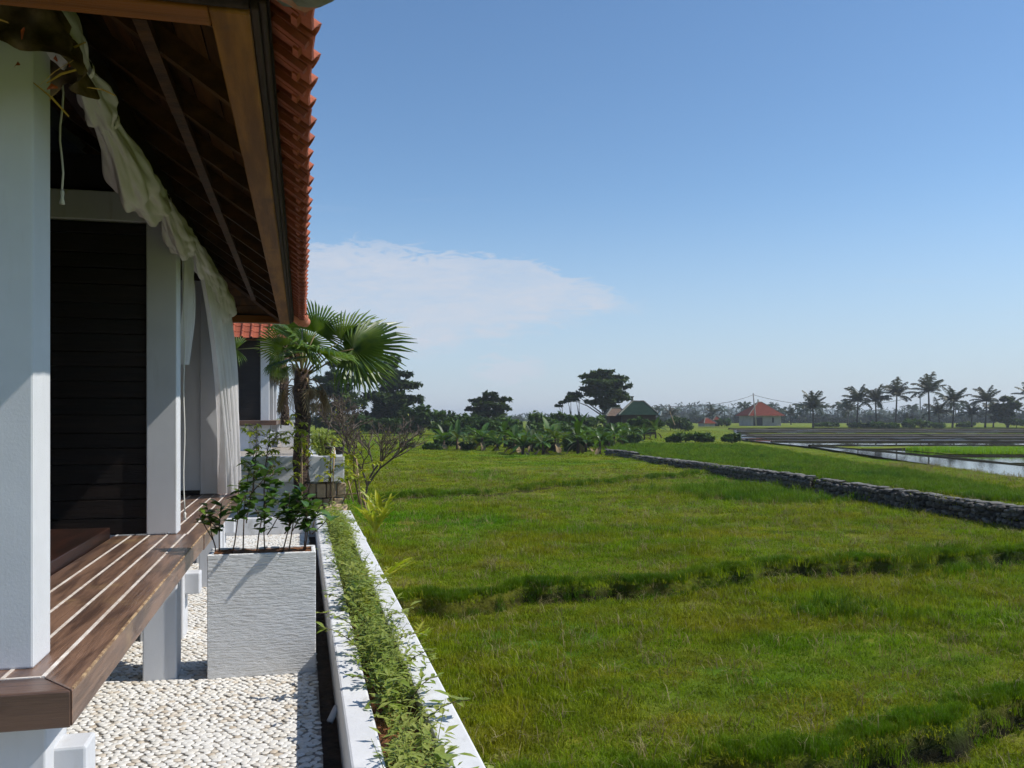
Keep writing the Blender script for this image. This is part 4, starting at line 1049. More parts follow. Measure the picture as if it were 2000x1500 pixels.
def stone_wall():
    # two runs, the far one a step higher
    runs = [([W(10.6, 9.0), W(9.2, 15.6), W(8.05, 22.6)], -.85, -.085, -.06, 0), ([W(7.95, 23.0), W(6.9, 32), W(5.8, 40.5)], -.70, -.02, -.22, 1), ([W(5.8, 40.6), W(5.45, 42.8), W(4.9, 44.6)], -.65, -.09, -.11, 2)]
    labels = ('dry stone wall run nearest the camera on the right side of the field', 'farther dry stone wall run beyond the step, in the middle of the field', 'higher end block of the stone wall beside the banana plants')
    for (pts, z0, zt0, zt1, idx) in runs:
        root = empty('stone_wall', (pts[0].x, pts[0].y, z0), labels[idx], 'stone wall', 'stone walls between the fields')
        core = MB(); cop = MB(); rest = MB(); cnt = 0
        for k in range(len(pts) - 1):
            a, b = pts[k], pts[k + 1]; d = (b - a).normalized(); nrm = Vector((-d.y, d.x, 0))   # towards the lower field
            L = (b - a).length
            if nrm.dot(Vector((-1, 0, 0))) < 0: nrm = -nrm
            s0, s1 = sum((pts[i + 1] - pts[i]).length for i in range(k)), sum((pts[i + 1] - pts[i]).length for i in range(len(pts) - 1))
            ztf = lambda x: zt0 + (zt1 - zt0) * (s0 + x) / s1
            za, zb = ztf(0), ztf(L)
            q = [a + nrm * .10, b + nrm * .10, b - nrm * .16, a - nrm * .16]
            core.add([Vector((p.x, p.y, z0)) for p in q] + [Vector((p.x, p.y, zz - .03)) for p, zz in zip(q, (za, zb, zb, za))], [(3, 2, 1, 0), (4, 5, 6, 7)] + [(i, (i + 1) % 4, 4 + (i + 1) % 4, 4 + i) for i in range(4)])
            z = z0
            while z < max(za, zb) - .06:
                h = random.uniform(.085, .14); x = random.uniform(-.1, 0)
                while x < L:
                    w = random.uniform(.09, .26)
                    c = a + d * (x + w / 2) + nrm * (.115 + random.uniform(-.02, .025)); c.z = z + h / 2 + random.uniform(-.03, .03)
                    if c.z > ztf(x) - .03: x += w; continue
                    i = random.randrange(10)
                    mt = Matrix.Translation(c) @ Matrix(((d.x, nrm.x, 0), (d.y, nrm.y, 0), (0, 0, 1))).to_4x4() @ Matrix.Rotation(random.uniform(-.35, .35), 4, 'Y') @ Matrix.Diagonal((w * 1.02, .17, h * random.uniform(.85, 1.15), 1))
                    Dd = c.y * CO + c.x * SI; Rr = c.x * CO - c.y * SI
                    vis = idx == 0 and Rr / Dd < .60 and c.z > -.62 and cnt < 300
                    if vis:
                        o = bpy.data.objects.new('stone', SMESH[i]); C.objects.link(o); o.parent = root; o.matrix_local = Matrix.Translation(-org(root)) @ mt; cnt += 1
                    else: rest.add([mt @ Vector(v) for v in SM[i].v], SM[i].f)
                    x += w
                z += h
            x = 0                                             # rough coping of flat pale stones
            while x < L:
                w = random.uniform(.18, .42); c = a + d * (x + w / 2) - nrm * .02; c.z = ztf(x) + random.uniform(-.018, .018)
                mt = Matrix.Translation(c) @ Matrix(((d.x, nrm.x, 0), (d.y, nrm.y, 0), (0, 0, 1))).to_4x4() @ Matrix.Rotation(random.uniform(-.06, .06), 4, 'Y') @ Matrix.Diagonal((w * 1.0, random.uniform(.26, .32), .055, 1))
                i = random.randrange(10); cop.add([mt @ Vector(v) for v in SM[i].v], SM[i].f); x += w
        core.build('core', M['mortar'], root); cop.build('coping', M['coping'], root); tag(rest.build('stones', M['rubble'], root), kind='stuff')
stone_wall()

# ------------------------------------------------------------------ grass
def tuft(seed, n, h, spread, w, mat, lean=.5):
    rng = random.Random(seed); m = MB()
    for k in range(n):
        a = rng.uniform(0, 6.28); r = spread * rng.random() ** .6; p = Vector((math.cos(a) * r, math.sin(a) * r, -.01))
        b = rng.uniform(0, 6.28); ln = rng.uniform(.1, 1) * lean; hh = h * rng.uniform(.5, 1.1); d = Vector((math.cos(b) * ln, math.sin(b) * ln, 0)) * hh
        s = Vector((-math.sin(b + rng.uniform(-.6, .6)), math.cos(b), 0)) * w
        q = [p - s, p + s, p + d * .35 + Vector((0, 0, hh * .6)) + s * .8, p + d * .35 + Vector((0, 0, hh * .6)) - s * .8, p + d + Vector((0, 0, hh * (1 - .25 * ln)))]
        m.add(q, [(0, 1, 2, 3), (3, 2, 4)])
    return bpy.data.objects.new('grass_tuft_source', m.mesh('grass_tuft', M[mat]))

def scatter(name, pts, rot, scl, sources, label, cat='grass'):
    me = bpy.data.meshes.new(name); n = len(pts)
    me.vertices.add(n); me.vertices.foreach_set('co', np.asarray(pts, np.float32).ravel())
    a = me.attributes.new('rot', 'FLOAT_VECTOR', 'POINT'); a.data.foreach_set('vector', np.asarray(rot, np.float32).ravel())
    a = me.attributes.new('scl', 'FLOAT_VECTOR', 'POINT'); a.data.foreach_set('vector', np.asarray(scl, np.float32).ravel())
    a = me.attributes.new('idx', 'INT', 'POINT'); a.data.foreach_set('value', np.random.randint(0, len(sources), n).astype(np.int32))
    o = link_mesh(name, me); tag(o, label, cat, kind='stuff')
    t = bpy.data.node_groups.new(name, 'GeometryNodeTree')
    t.interface.new_socket('Geometry', in_out='INPUT', socket_type='NodeSocketGeometry'); t.interface.new_socket('Geometry', in_out='OUTPUT', socket_type='NodeSocketGeometry')
    gi = t.nodes.new('NodeGroupInput'); go = t.nodes.new('NodeGroupOutput'); io = t.nodes.new('GeometryNodeInstanceOnPoints'); jg = t.nodes.new('GeometryNodeJoinGeometry')
    for s in reversed(sources):
        oi = t.nodes.new('GeometryNodeObjectInfo'); oi.inputs['Object'].default_value = s; oi.inputs['As Instance'].default_value = True
        t.links.new(oi.outputs['Geometry'], jg.inputs[0])
    def attr(nm, ty):
        q = t.nodes.new('GeometryNodeInputNamedAttribute'); q.data_type = ty; q.inputs['Name'].default_value = nm; return q.outputs['Attribute']
    e2r = t.nodes.new('FunctionNodeEulerToRotation')
    t.links.new(attr('rot', 'FLOAT_VECTOR'), e2r.inputs[0])
    t.links.new(gi.outputs[0], io.inputs['Points']); t.links.new(jg.outputs[0], io.inputs['Instance']); io.inputs['Pick Instance'].default_value = True
    t.links.new(attr('idx', 'INT'), io.inputs['Instance Index']); t.links.new(e2r.outputs[0], io.inputs['Rotation']); t.links.new(attr('scl', 'FLOAT_VECTOR'), io.inputs['Scale'])
    t.links.new(io.outputs[0], go.inputs[0])
    md = o.modifiers.new('scatter', 'NODES'); md.node_group = t
    return o

def grass():
    rng = np.random.RandomState(5)
    short = [tuft(k, 28, .036 + .009 * k, .115, .0034, 'grass', 1.0) for k in range(5)]
    tall = [tuft(20 + k, 30, .22, .10, .0045, 'grass_tall', .7) for k in range(4)]
    dry = [tuft(30 + k, 9, .14, .07, .003, 'grass_dry', 1.2) for k in range(3)]
    def cand(n, d0, d1, p=1.0):
        D = d0 + (d1 - d0) * rng.rand(n) ** p; R = (rng.rand(n) * 2 - 1) * (D * .66 + .8)
        X = R * CO + D * SI; Y = -R * SI + D * CO
        ok = (R < rpad(D) - .1) & ~((X < .70) & (Y < 13)) & ~((X < .63) & (Y >= 13) & (Y < 32))
        return R[ok], D[ok], X[ok], Y[ok]
    def emit(name, R, D, X, Y, sc, src, label, hs=None):
        Z = gz(X, Y); n = len(X)
        rot = np.stack([rng.normal(0, .08, n), rng.normal(0, .08, n), rng.rand(n) * 6.28], -1)
        s = sc * (.7 + .6 * rng.rand(n)); h = s * (hs if hs is not None else 1.0)
        scatter(name, np.stack([X, Y, Z], -1), rot, np.stack([s, s, h], -1), src, label)
    # main sward, thinner and larger with distance
    Rs, Ds, Xs, Ys, sc, hh = [], [], [], [], [], []
    for (n, d0, d1, s) in ((17000, 4.2, 9, .95), (24000, 9, 17, 1.25), (22000, 17, 30, 1.9), (20000, 30, 60, 3.0), (9000, 60, 118, 5.0)):
        R, D, X, Y = cand(n, d0, d1); Rs.append(R); Ds.append(D); Xs.append(X); Ys.append(Y); sc.append(np.full(len(R), s))
        up = R > rwall(D)
        hgt = np.where(up, 1.1 * (1 - .75 * sstep(R - rpad(D), -4, -.5)), 1.0) * (.55 + .9 * sstep(wig(X * .55 + 3, Y * .55), -.5, .7))
        hh.append(hgt * (1.0 if d0 < 17 else .7 if d0 < 30 else .4 if d0 < 60 else .28))
    R, D, X, Y, s, h = map(np.concatenate, (Rs, Ds, Xs, Ys, sc, hh))
    keep = rng.rand(len(R)) < .35 + .75 * sstep(wig(X * 1.3, Y * 1.3) + .5 * wig(X * 3.7, Y * 3.7), -.9, .2)
    brr = gz(X, Y, True)[1]; keep &= rng.rand(len(R)) > brr * 1.25
    emit('field_grass', R[keep], D[keep], X[keep], Y[keep], s[keep], short, 'short green grass covering the fallow rice field', h[keep])
    # taller dark grass along the bunds
    Rs, Ds, ss = [], [], []
    for fn, n, r0, r1, s in ((b2, 1100, -.6, 5.0, .36), (b1, 2600, -1.6, 8.6, .42), (b3, 1300, -4.5, 6.5, .55)):
        R = r0 + (r1 - r0) * rng.rand(n); wob = .10 * np.sin(R * 2.1) + .07 * np.sin(R * 5.3 + 1) + .04 * np.sin(R * 11.7)
        D = fn(R) + wob * (1.2 if fn is b1 else 2 if fn is b3 else 1) + .0 + np.abs(rng.normal(0, .13, n)) * (1.8 if fn is b3 else 1); Rs.append(R); Ds.append(D); k_ = rng.rand(n) < .35 + .65 * sstep(np.sin(R * 1.7 + s * 9) + np.sin(R * 4.3) + .6 * np.sin(R * 9.1), -1.6, 1.0); Rs[-1] = R[k_]; Ds[-1] = D[k_]; ss.append(np.full(int(k_.sum()), s))
    # clumps in the field and the rank grass of the upper field
    for (px, py, z, n, sp, s) in ((1450, 968, -.45, 160, .8, 1.2), (1400, 962, -.45, 140, .7, 1.3), (1540, 978, -.45, 120, .6, 1.1), (1850, 1100, -.5, 60, .5, .8), (1700, 1190, -.55, 50, .4, .8)):
        c = G(px, py, z); Rc = c.x * CO - c.y * SI; Dc = c.y * CO + c.x * SI
        Rs.append(Rc + rng.normal(0, sp, n)); Ds.append(Dc + rng.normal(0, sp * .8, n)); ss.append(np.full(n, s))
    n = 6500; D = 17 + 40 * rng.rand(n) ** 1.2; R = rwall(D) + .3 + (rpad(D) - rwall(D) - 3.0) * rng.rand(n); Rs.append(R); Ds.append(D); ss.append(.8 + .2 * sstep(D, 17, 50))
    R = np.concatenate(Rs); D = np.concatenate(Ds); s = np.concatenate(ss)
    X = R * CO + D * SI; Y = -R * SI + D * CO; ok = (X > .72) & (R < rpad(D) - .2)
    emit('bund_grass', R[ok], D[ok], X[ok], Y[ok], s[ok], tall, 'taller dark green grass along the field bunds and on the upper field')
    Rs, Ds = [], []
    for fn, n, r0, r1, q in ((b2, 420, -.6, 5.0, 1), (b1, 900, -1.6, 8.6, 1.2)):
        R = r0 + (r1 - r0) * rng.rand(n); wob = .10 * np.sin(R * 2.1) + .07 * np.sin(R * 5.3 + 1) + .04 * np.sin(R * 11.7)
        Rs.append(R); Ds.append(fn(R) + wob * q - .02 - .13 * rng.rand(n))
    R, D = np.concatenate(Rs), np.concatenate(Ds); X = R * CO + D * SI; Y = -R * SI + D * CO; ok = X > .72
    emit('ledge_grass', R[ok], D[ok], X[ok], Y[ok], np.full(int(ok.sum()), .55), short[:2] + dry[:1] + tall[:1], 'ragged grass and dry stalks on the earth ledges painted shadow-dark', np.full(int(ok.sum()), .8))
    R, D, X, Y = cand(6500, 4.2, 32, .9)
    emit('dry_grass', R, D, X, Y, np.full(len(R), .8) + D * .02, dry, 'dry straw coloured grass blades scattered over the field')
    # bright seedling bed in the paddies
    n = 5200; D = 40 + 4.6 * rng.rand(n); R = 20.5 + 60 * rng.rand(n) - (D - 40) * .1; D = D - (R - 20) * .03; X = R * CO + D * SI; Y = -R * SI + D * CO
    sd = [tuft(60 + k, 26, .20, .22, .008, 'lime', .4) for k in range(3)]
    rot = np.stack([np.zeros(n), np.zeros(n), rng.rand(n) * 6.28], -1); scl = np.full((n, 3), 1.3)
    scatter('rice_seedlings', np.stack([X, Y, np.full(n, -.13)], -1), rot, scl, sd, 'bright lime green bed of rice seedlings in the flooded paddies', 'seedlings')
grass()
# bed of soil under the seedlings
tag(MB().add([W(20.2, 40), W(85, 38.1), W(85, 42.7), W(20.2, 44.7)], [(0, 1, 2, 3)]).build('seedling_bed', M['field']), kind='structure').location.z = -.14

# ------------------------------------------------------------------ trees, bushes, bananas
def clump_mesh(m, c, rx, ry, rz_, n, size, rng, flat=.5):
    for k in range(n):
        d = Vector((rng.gauss(0, 1), rng.gauss(0, 1), rng.gauss(0, 1))).normalized() * (.35 + .65 * rng.random() ** .5)
        p = c + Vector((d.x * rx, d.y * ry, d.z * rz_)); s = size * rng.uniform(.5, 1.2)
        a = Vector((rng.uniform(-1, 1), rng.uniform(-1, 1), rng.uniform(-flat, flat))).normalized(); b = a.cross(Vector((rng.uniform(-.6, .6), rng.uniform(-.6, .6), 1))).normalized()
        m.add([p - a * s, p - b * s * .45, p + a * s, p + b * s * .45], [(0, 1, 2, 3)])

def tree(name, label, cat, base, H, clumps, size, seed, mat='tree_leaf', trunk_r=.18, group=None, dens=1.0, flat=.5):
    """clumps: (dx across the view, height, half width, half height) in metres"""
    rng = random.Random(seed); base = Vector(base)
    if base.y < 118: base.z = float(gz(base.x, base.y)) - .05
    r = empty(name, base, label, cat, group); tr = MB(); cr = MB()
    top = base + Vector((0, 0, H * .55))
    tr.tube([base - Vector((0, 0, .3)), base.lerp(top, .5) + Vector((rng.uniform(-.1, .1) * H * .2, 0, 0)), top], [trunk_r * 1.25, trunk_r, trunk_r * .6], 8)
    for (dx, h, w, hh) in clumps:
        dy = rng.uniform(-.5, .5) * w
        c = base + Vector((CO, -SI, 0)) * dx + Vector((SI, CO, 0)) * dy + Vector((0, 0, h))
        st = base.lerp(top, min(1, max(.3, h / H * .8)))
        tr.tube([st, st.lerp(c, .5) + Vector((0, 0, .08 * H * rng.random())), c], [trunk_r * .42, trunk_r * .26, trunk_r * .1], 5, False)
        sub = max(8, int(17 * w))
        for k in range(sub):
            a = rng.uniform(0, 6.28); q = rng.random() ** .45 * 1.12
            cc = c + Vector((math.cos(a) * w * q * .75, math.sin(a) * w * q * .75, rng.uniform(-.5, .5) * hh * (1 - .3 * q)))
            rr = rng.uniform(.10, .26); clump_mesh(cr, cc, w * rr, w * rr, hh * rng.uniform(.25, .6), int(17 * dens), size * rng.uniform(1.1, 1.6), rng, flat)
    tr.build('trunk', M['coco_trunk'], r, True); cr.build('crown', M[mat], r)
    return r
D0 = 92.0; sc = D0 / F
def cl(lst, bx, by, D): return [((px - bx) * D / F, (by - py) * D / F, w * D / F, h * D / F) for px, py, w, h in lst]
gr = 'trees behind the field'
tree('layered_tree', 'dark layered evergreen tree on the left behind the bare shrubs', 'tree', Pd(662, 852, D0), 8, cl([(660, 715, 26, 9), (640, 745, 36, 10), (685, 742, 34, 9), (655, 775, 46, 10), (650, 800, 50, 12), (690, 790, 36, 16), (640, 825, 50, 22), (625, 770, 36, 16), (655, 760, 40, 18), (680, 828, 50, 24), (655, 735, 24, 14)], 662, 852, D0), .30, 1, trunk_r=.2, group=gr)
tree('layered_tree', 'tallest dark spreading tree right of the fan palm leaves', 'tree', Pd(765, 852, 96), 9, cl([(758, 705, 24, 9), (772, 735, 38, 10), (745, 745, 34, 9), (790, 758, 38, 9), (752, 780, 46, 14), (800, 785, 34, 12), (765, 810, 50, 20), (735, 825, 44, 26), (800, 825, 44, 26), (768, 760, 34, 22), (770, 790, 44, 24), (765, 722, 18, 14), (780, 838, 60, 18)], 765, 852, 96), .32, 2, trunk_r=.22, group=gr)
tree('bushy_tree', 'lower bushy tree sloping down from the tallest dark tree', 'tree', Pd(822, 852, 88), 4, cl([(812, 806, 30, 18), (838, 818, 30, 20), (800, 832, 30, 18), (850, 836, 20, 14)], 822, 852, 88), .28, 3, 'bush_leaf', .12, gr)
tree('umbrella_tree', 'small flat topped dark tree standing alone left of the tall one', 'tree', Pd(955, 845, 100), 4.6, cl([(957, 770, 16, 6), (935, 780, 26, 6), (978, 779, 24, 6), (955, 790, 40, 8), (925, 798, 18, 6), (985, 797, 18, 6), (955, 808, 40, 10), (955, 800, 30, 14), (955, 822, 36, 16)], 955, 845, 100), .27, 4, trunk_r=.16, group=gr)
tree('umbrella_tree', 'largest round topped dark tree above the banana plants', 'tree', Pd(1182, 842, 108), 7.5, cl([(1178, 724, 26, 7), (1155, 733, 24, 7), (1205, 735, 24, 6), (1180, 745, 46, 9), (1215, 752, 20, 7), (1150, 757, 22, 7), (1182, 765, 46, 10), (1205, 775, 28, 8), (1165, 783, 28, 9), (1190, 792, 22, 8), (1182, 756, 36, 20), (1185, 780, 30, 16), (1178, 736, 26, 12), (1122, 768, 15, 7), (1112, 776, 12, 8)], 1182, 842, 108), .30, 5, trunk_r=.24, group=gr)
for k, (px, py, D, H, lab) in enumerate(((1098, 780, 106, 4.0, 'leftmost thin bare-trunked tree with a small flat crown beside the largest tree'), (1115, 770, 106, 4.6, 'middle thin tree with a small dark crown beside the largest tree'), (1131, 768, 106, 4.6, 'thin dead-looking trunk closest to the largest tree'))):
    tree('thin_tree', lab, 'tree', Pd(px, 840, D), H, cl([(px, py + 2, 10, 4), (px - 6, py + 8, 8, 4)], px, 840, D), .22, 50 + k, trunk_r=.15, group='thin trees beside the largest tree')
bushes = [(860, 855, 78, 36, 20, 'dark bush right of the sloping tree'), (900, 852, 80, 34, 22, 'dark bush left of the flat topped tree'), (935, 850, 78, 40, 22, 'wide dark bush under the flat topped tree'), (985, 850, 74, 34, 20, 'dark bush right of the flat topped tree'), (1030, 848, 72, 30, 18, 'dark bush behind the middle banana plants'), (1075, 850, 72, 36, 20, 'bush with upright shoots behind the banana plants'), (1120, 852, 70, 34, 16, 'bush under the thin trees'), (1165, 850, 70, 30, 16, 'bush under the largest tree'),
          (795, 882, 56, 14, 8, 'small round bush alone in the grass, leftmost of three'), (846, 890, 52, 20, 9, 'small round bush in the grass, middle of three'), (910, 890, 52, 22, 8, 'small round bush in the grass, rightmost of three'), (1330, 862, 62, 26, 10, 'low dark bush on the upper field, leftmost of three'), (1372, 862, 62, 30, 11, 'low dark bush on the upper field, middle of three'), (1430, 860, 60, 22, 12, 'low green bush on the upper field, rightmost of three beside the mud'),
          (1240, 840, 84, 40, 12, 'hedge of shrubs in front of the green roofed house'), (1310, 830, 120, 24, 14, 'shrub right of the green roofed house'), (770, 850, 84, 40, 22, 'dense dark bush at the foot of the tallest tree'), (700, 852, 84, 44, 24, 'dense dark bush behind the bare shrubs'), (1000, 852, 84, 30, 24, 'tall shrub in the hedge right of the flat topped tree'), (1048, 852, 82, 30, 26, 'tall shrub in the middle of the hedge behind the banana plants'), (1092, 852, 84, 30, 24, 'tall shrub in the hedge left of the thin trees'), (1140, 852, 84, 30, 24, 'tall shrub in the hedge at the foot of the thin trees'), (1190, 852, 86, 30, 20, 'shrub in the hedge at the foot of the largest tree'), (1225, 852, 78, 30, 20, 'shrub in front of the brown roofed shed'), (1270, 852, 78, 30, 20, 'shrub in front of the right half of the green roofed house'), (880, 852, 86, 30, 26, 'tall shrub in the hedge left of the flat topped tree'), (1330, 852, 110, 30, 14, 'low hazy shrub right of the leaning bamboo pole'), (920, 852, 88, 30, 24, 'tall shrub in the hedge at the left foot of the flat topped tree'), (880, 866, 58, 30, 12, 'weedy bush among the left banana plants of the back row'), (950, 868, 57, 34, 13, 'weedy bush in front of the flat topped tree'), (1015, 878, 52, 24, 12, 'weedy bush among the left banana plants of the front row'), (1070, 880, 51, 28, 14, 'weedy bush in the middle of the front banana row'), (1130, 882, 50, 26, 15, 'dark leafy bush in the right half of the front banana row'), (1180, 876, 52, 22, 12, 'weedy bush beside the end block of the stone wall'), (1225, 862, 60, 28, 12, 'weedy bush under the banana plants by the green roofed house')]
for k, (px, by, D, w, h, lab) in enumerate(bushes):
    rng = random.Random(k)
    lst = [(px + rng.uniform(-.7, .7) * w, by - h * rng.uniform(.6, 1.6), w * .5, h * .55) for q in range(6)]
    tree('bush', lab, 'bush', Pd(px, by, D), h * D / F, cl(lst, px, by, D), .13 if w < 24 else .22, 70 + k, 'bush_leaf', .05, 'bushes beyond the field', .8, .8)

def banana_leaf(L, rng):
    m = MB(); n = 9; pts = []; ws = []
    bend = rng.uniform(.35, 1.1)
    for i in range(n + 1):
        t = i / n; a = .25 + bend * t * 1.5
        if i == 0: p = Vector((0, 0, 0))
        else: p = p + Vector((math.sin(a), 0, math.cos(a))) * (L / n)
        pts.append(p.copy()); ws.append(.02 if i < 2 else L * .13 * math.sin(math.pi * min(1, (t - .1) / .9)) ** .6 * rng.uniform(.75, 1.1) + .005)
    m.strip(pts, ws, Vector((0, 1, 0)), -.25)
    return m
def banana_proto(seed):
    rng = random.Random(seed); r = empty('banana_plant', (0, 0, 0), '', 'banana plant', 'banana plants beyond the field')
    h = rng.uniform(.45, .8); MB().tube([(0, 0, -.2), (.03, .02, h * .5), (0, 0, h)], [.09, .075, .05], 8).build('stem', M['trunk'], r, True)
    for k in range(13):
        m = banana_leaf(rng.uniform(.8, 1.45), rng); o = m.build('leaf', M['banana'] if k < 11 else M['dead'], r); o.location = (0, 0, h - .05 - (.15 if k > 10 else 0)); o.rotation_euler = (0, rng.uniform(-.25, .3) + (1.5 if k > 10 else .07 * k), k * 2.4 + rng.uniform(-.3, .3))
    return r
protos = [banana_proto(s) for s in range(4)]
bl = [(1005, 885, 48), (1022, 890, 46), (1040, 884, 49), (1060, 889, 46), (1085, 886, 48), (1103, 880, 51), (1128, 889, 46), (1145, 884, 49), (1172, 888, 46), (1190, 880, 50), (880, 862, 60), (905, 858, 63), (930, 862, 60), (960, 860, 60), (985, 866, 57), (1010, 868, 56), (1050, 864, 58), (1090, 862, 59), (1135, 864, 58), (1215, 862, 60), (1232, 856, 64), (1258, 850, 70), (1280, 846, 74), (1160, 866, 58), (1030, 858, 62), (867, 868, 55), (893, 872, 53), (918, 870, 54), (942, 874, 52), (972, 876, 51), (1072, 874, 52), (1116, 872, 53), (1200, 870, 54)]
for k, (px, by, D) in enumerate(bl):
    o = protos[k] if k < 4 else copy_tree(protos[k % 4])
    p = Pd(px, by, D); p.z = float(gz(p.x, p.y)) - .05; o.location = p
    s = random.uniform(.75, 1.15); o.scale = (s, s, s); o.rotation_euler = (0, 0, random.uniform(0, 6.28))
    ORD = ('first', 'second', 'third', 'fourth', 'fifth', 'sixth', 'seventh', 'eighth', 'ninth', 'tenth', 'eleventh', 'twelfth', 'thirteenth', 'fourteenth', 'fifteenth', 'sixteenth', 'seventeenth', 'eighteenth', 'nineteenth', 'twentieth')
    rk = lambda yy, xx: 0 if yy > 878 else (2 if xx > 1200 else 1)
    pos_ = sorted(q[0] for q in bl if rk(q[1], q[0]) == rk(by, px)).index(px)
    row = 'front row' if by > 878 else ('row by the green roofed house' if px > 1200 else 'back row')
    o['label'] = ORD[pos_] + ' banana plant from the left in the ' + row

# ------------------------------------------------------------------ coconut palms
def frond(L, rng):
    m = MB(); n = 15; pts = []; p = Vector((0, 0, 0)); ang = rng.uniform(.1, .3); dr = rng.uniform(.7, 1.5)
    for i in range(n + 1):
        pts.append(p.copy()); a = ang + dr * (i / n) ** 1.4; p = p + Vector((math.sin(a), 0, math.cos(a))) * (L / n)
    m.tube(pts, [.035 - .028 * i / n for i in range(n + 1)], 4, False)
    for i in range(2, n + 1):
        for s in (-1, 1):
            for hq in (0, .5):
                q = pts[i].lerp(pts[max(i - 1, 0)], hq); t = (pts[i] - pts[i - 1]).normalized(); ll = L * .24 * math.sin(math.pi * min(1, (i + 1) / (n + 2))) ** .5
                e = q + Vector((t.x * .5, s * rng.uniform(.55, .85), t.z * .5 - rng.uniform(.35, .8))).normalized() * ll
                w = Vector((t.x, 0, t.z)) * .085
                m.add([q - w, q + w, e + w * .3, e - w * .3], [(0, 1, 2, 3)])
    return m
def coco_proto(seed, H):
    rng = random.Random(seed); r = empty('coconut_palm', (0, 0, 0), '', 'palm tree', 'coconut palms beyond the paddies')
    bend = rng.uniform(-.5, .5); pts = [Vector((bend * math.sin(t * 1.6), bend * .4 * t, H * t - .3 * (t == 0))) for t in (0, .2, .4, .6, .8, 1)]
    MB().tube(pts, [.22, .17, .15, .14, .13, .11], 8).build('trunk', M['coco_trunk'], r, True)
    for k in range(17):
        m = frond(rng.uniform(3.0, 4.1), rng); o = m.build('frond', M['coco'], r); o.location = pts[-1] + Vector((0, 0, -.05)); u = k / 16
        o.rotation_euler = (0, -.1 + 1.35 * u ** 1.1 + rng.uniform(-.2, .2), k * 2.4 + rng.uniform(-.3, .3))
    return r
cp = [coco_proto(s, 1.0 * h) for s, h in ((1, 5.0), (2, 5.8), (3, 3.6), (4, 3.0))]
cl_ = [(1588, 836, 762, 2, 'short leafy coconut palm standing alone nearest the red roofed house'), (1673, 836, 750, 0, 'coconut palm left of the close pair'), (1713, 836, 750, 0, 'left palm of the close pair of coconut palms'), (1748, 835, 738, 1, 'right taller palm of the close pair of coconut palms'), (1815, 834, 726, 1, 'tallest coconut palm with drooping left frond'), (1860, 834, 752, 0, 'coconut palm right of the tallest one'), (1924, 832, 752, 0, 'coconut palm left of the round dark tree'), (1898, 832, 785, 3, 'short coconut palm between two taller ones near the right edge'), (1655, 830, 778, 2, 'small hazy coconut palm behind the left palms'), (1836, 832, 778, 3, 'low dark palm under the tallest coconut palm'), (1940, 832, 780, 3, 'young palm beside the round dark tree'), (1771, 834, 806, 3, 'very small young palm between the pair and the tallest palm'), (2008, 832, 742, 1, 'coconut palm cut off by the right edge of the picture'), (1310, 828, 792, 3, 'small far palm right of the green roofed house'), (1390, 826, 792, 3, 'far palm above the small red roofs'), (1545, 828, 792, 3, 'far small palm right of the red roofed house')]
for k, (px, by, ty, v, lab) in enumerate(cl_):
    first = [q[3] for q in cl_[:k]].count(v) == 0
    o = cp[v] if first else copy_tree(cp[v])
    D = 150 if k < 8 else (185 if k in (8, 13, 14, 15) else 152)
    b = Pd(px, by, D); o.location = b
    Hn = ({0: 5.0, 1: 5.8, 2: 3.6, 3: 3.0}[v] + 3.3); s = (by - ty) * D / F / Hn
    o.scale = (s, s, s); o.rotation_euler = (0, 0, random.uniform(0, 6.28)); o['label'] = lab
tree('round_tree', 'round dark tree at the right end of the palm row', 'tree', Pd(1968, 832, 150), 5, cl([(1965, 780, 14, 8), (1950, 795, 16, 9), (1978, 792, 16, 10), (1963, 806, 22, 12), (1955, 818, 18, 8)], 1968, 832, 150), .4, 91, group=gr)
for k, (px, by, D, w, h, lab) in enumerate(((1735, 838, 145, 30, 10, 'low green thicket under the close pair of palms'), (1800, 838, 145, 36, 12, 'low green thicket under the tallest palm'), (1690, 838, 150, 30, 8, 'low thicket under the left palms'), (1880, 836, 155, 26, 7, 'low bush between palms near the right edge'), (1985, 834, 150, 24, 10, 'low bush at the right edge under the palms'), (1620, 836, 160, 26, 7, 'low bush right of the lone short palm'), (1415, 832, 165, 18, 9, 'brownish shrub left of the red roofed house'))):
    rng = random.Random(k + 7); lst = [(px + rng.uniform(-.8, .8) * w, by - h * rng.uniform(.5, 1.2), w * .4, h * .6) for q in range(5)]
    tree('bush', lab, 'bush', Pd(px, by, D), h * D / F, cl(lst, px, by, D), .35, 120 + k, 'bush_leaf', .06, 'bushes beyond the field', .7, .8)

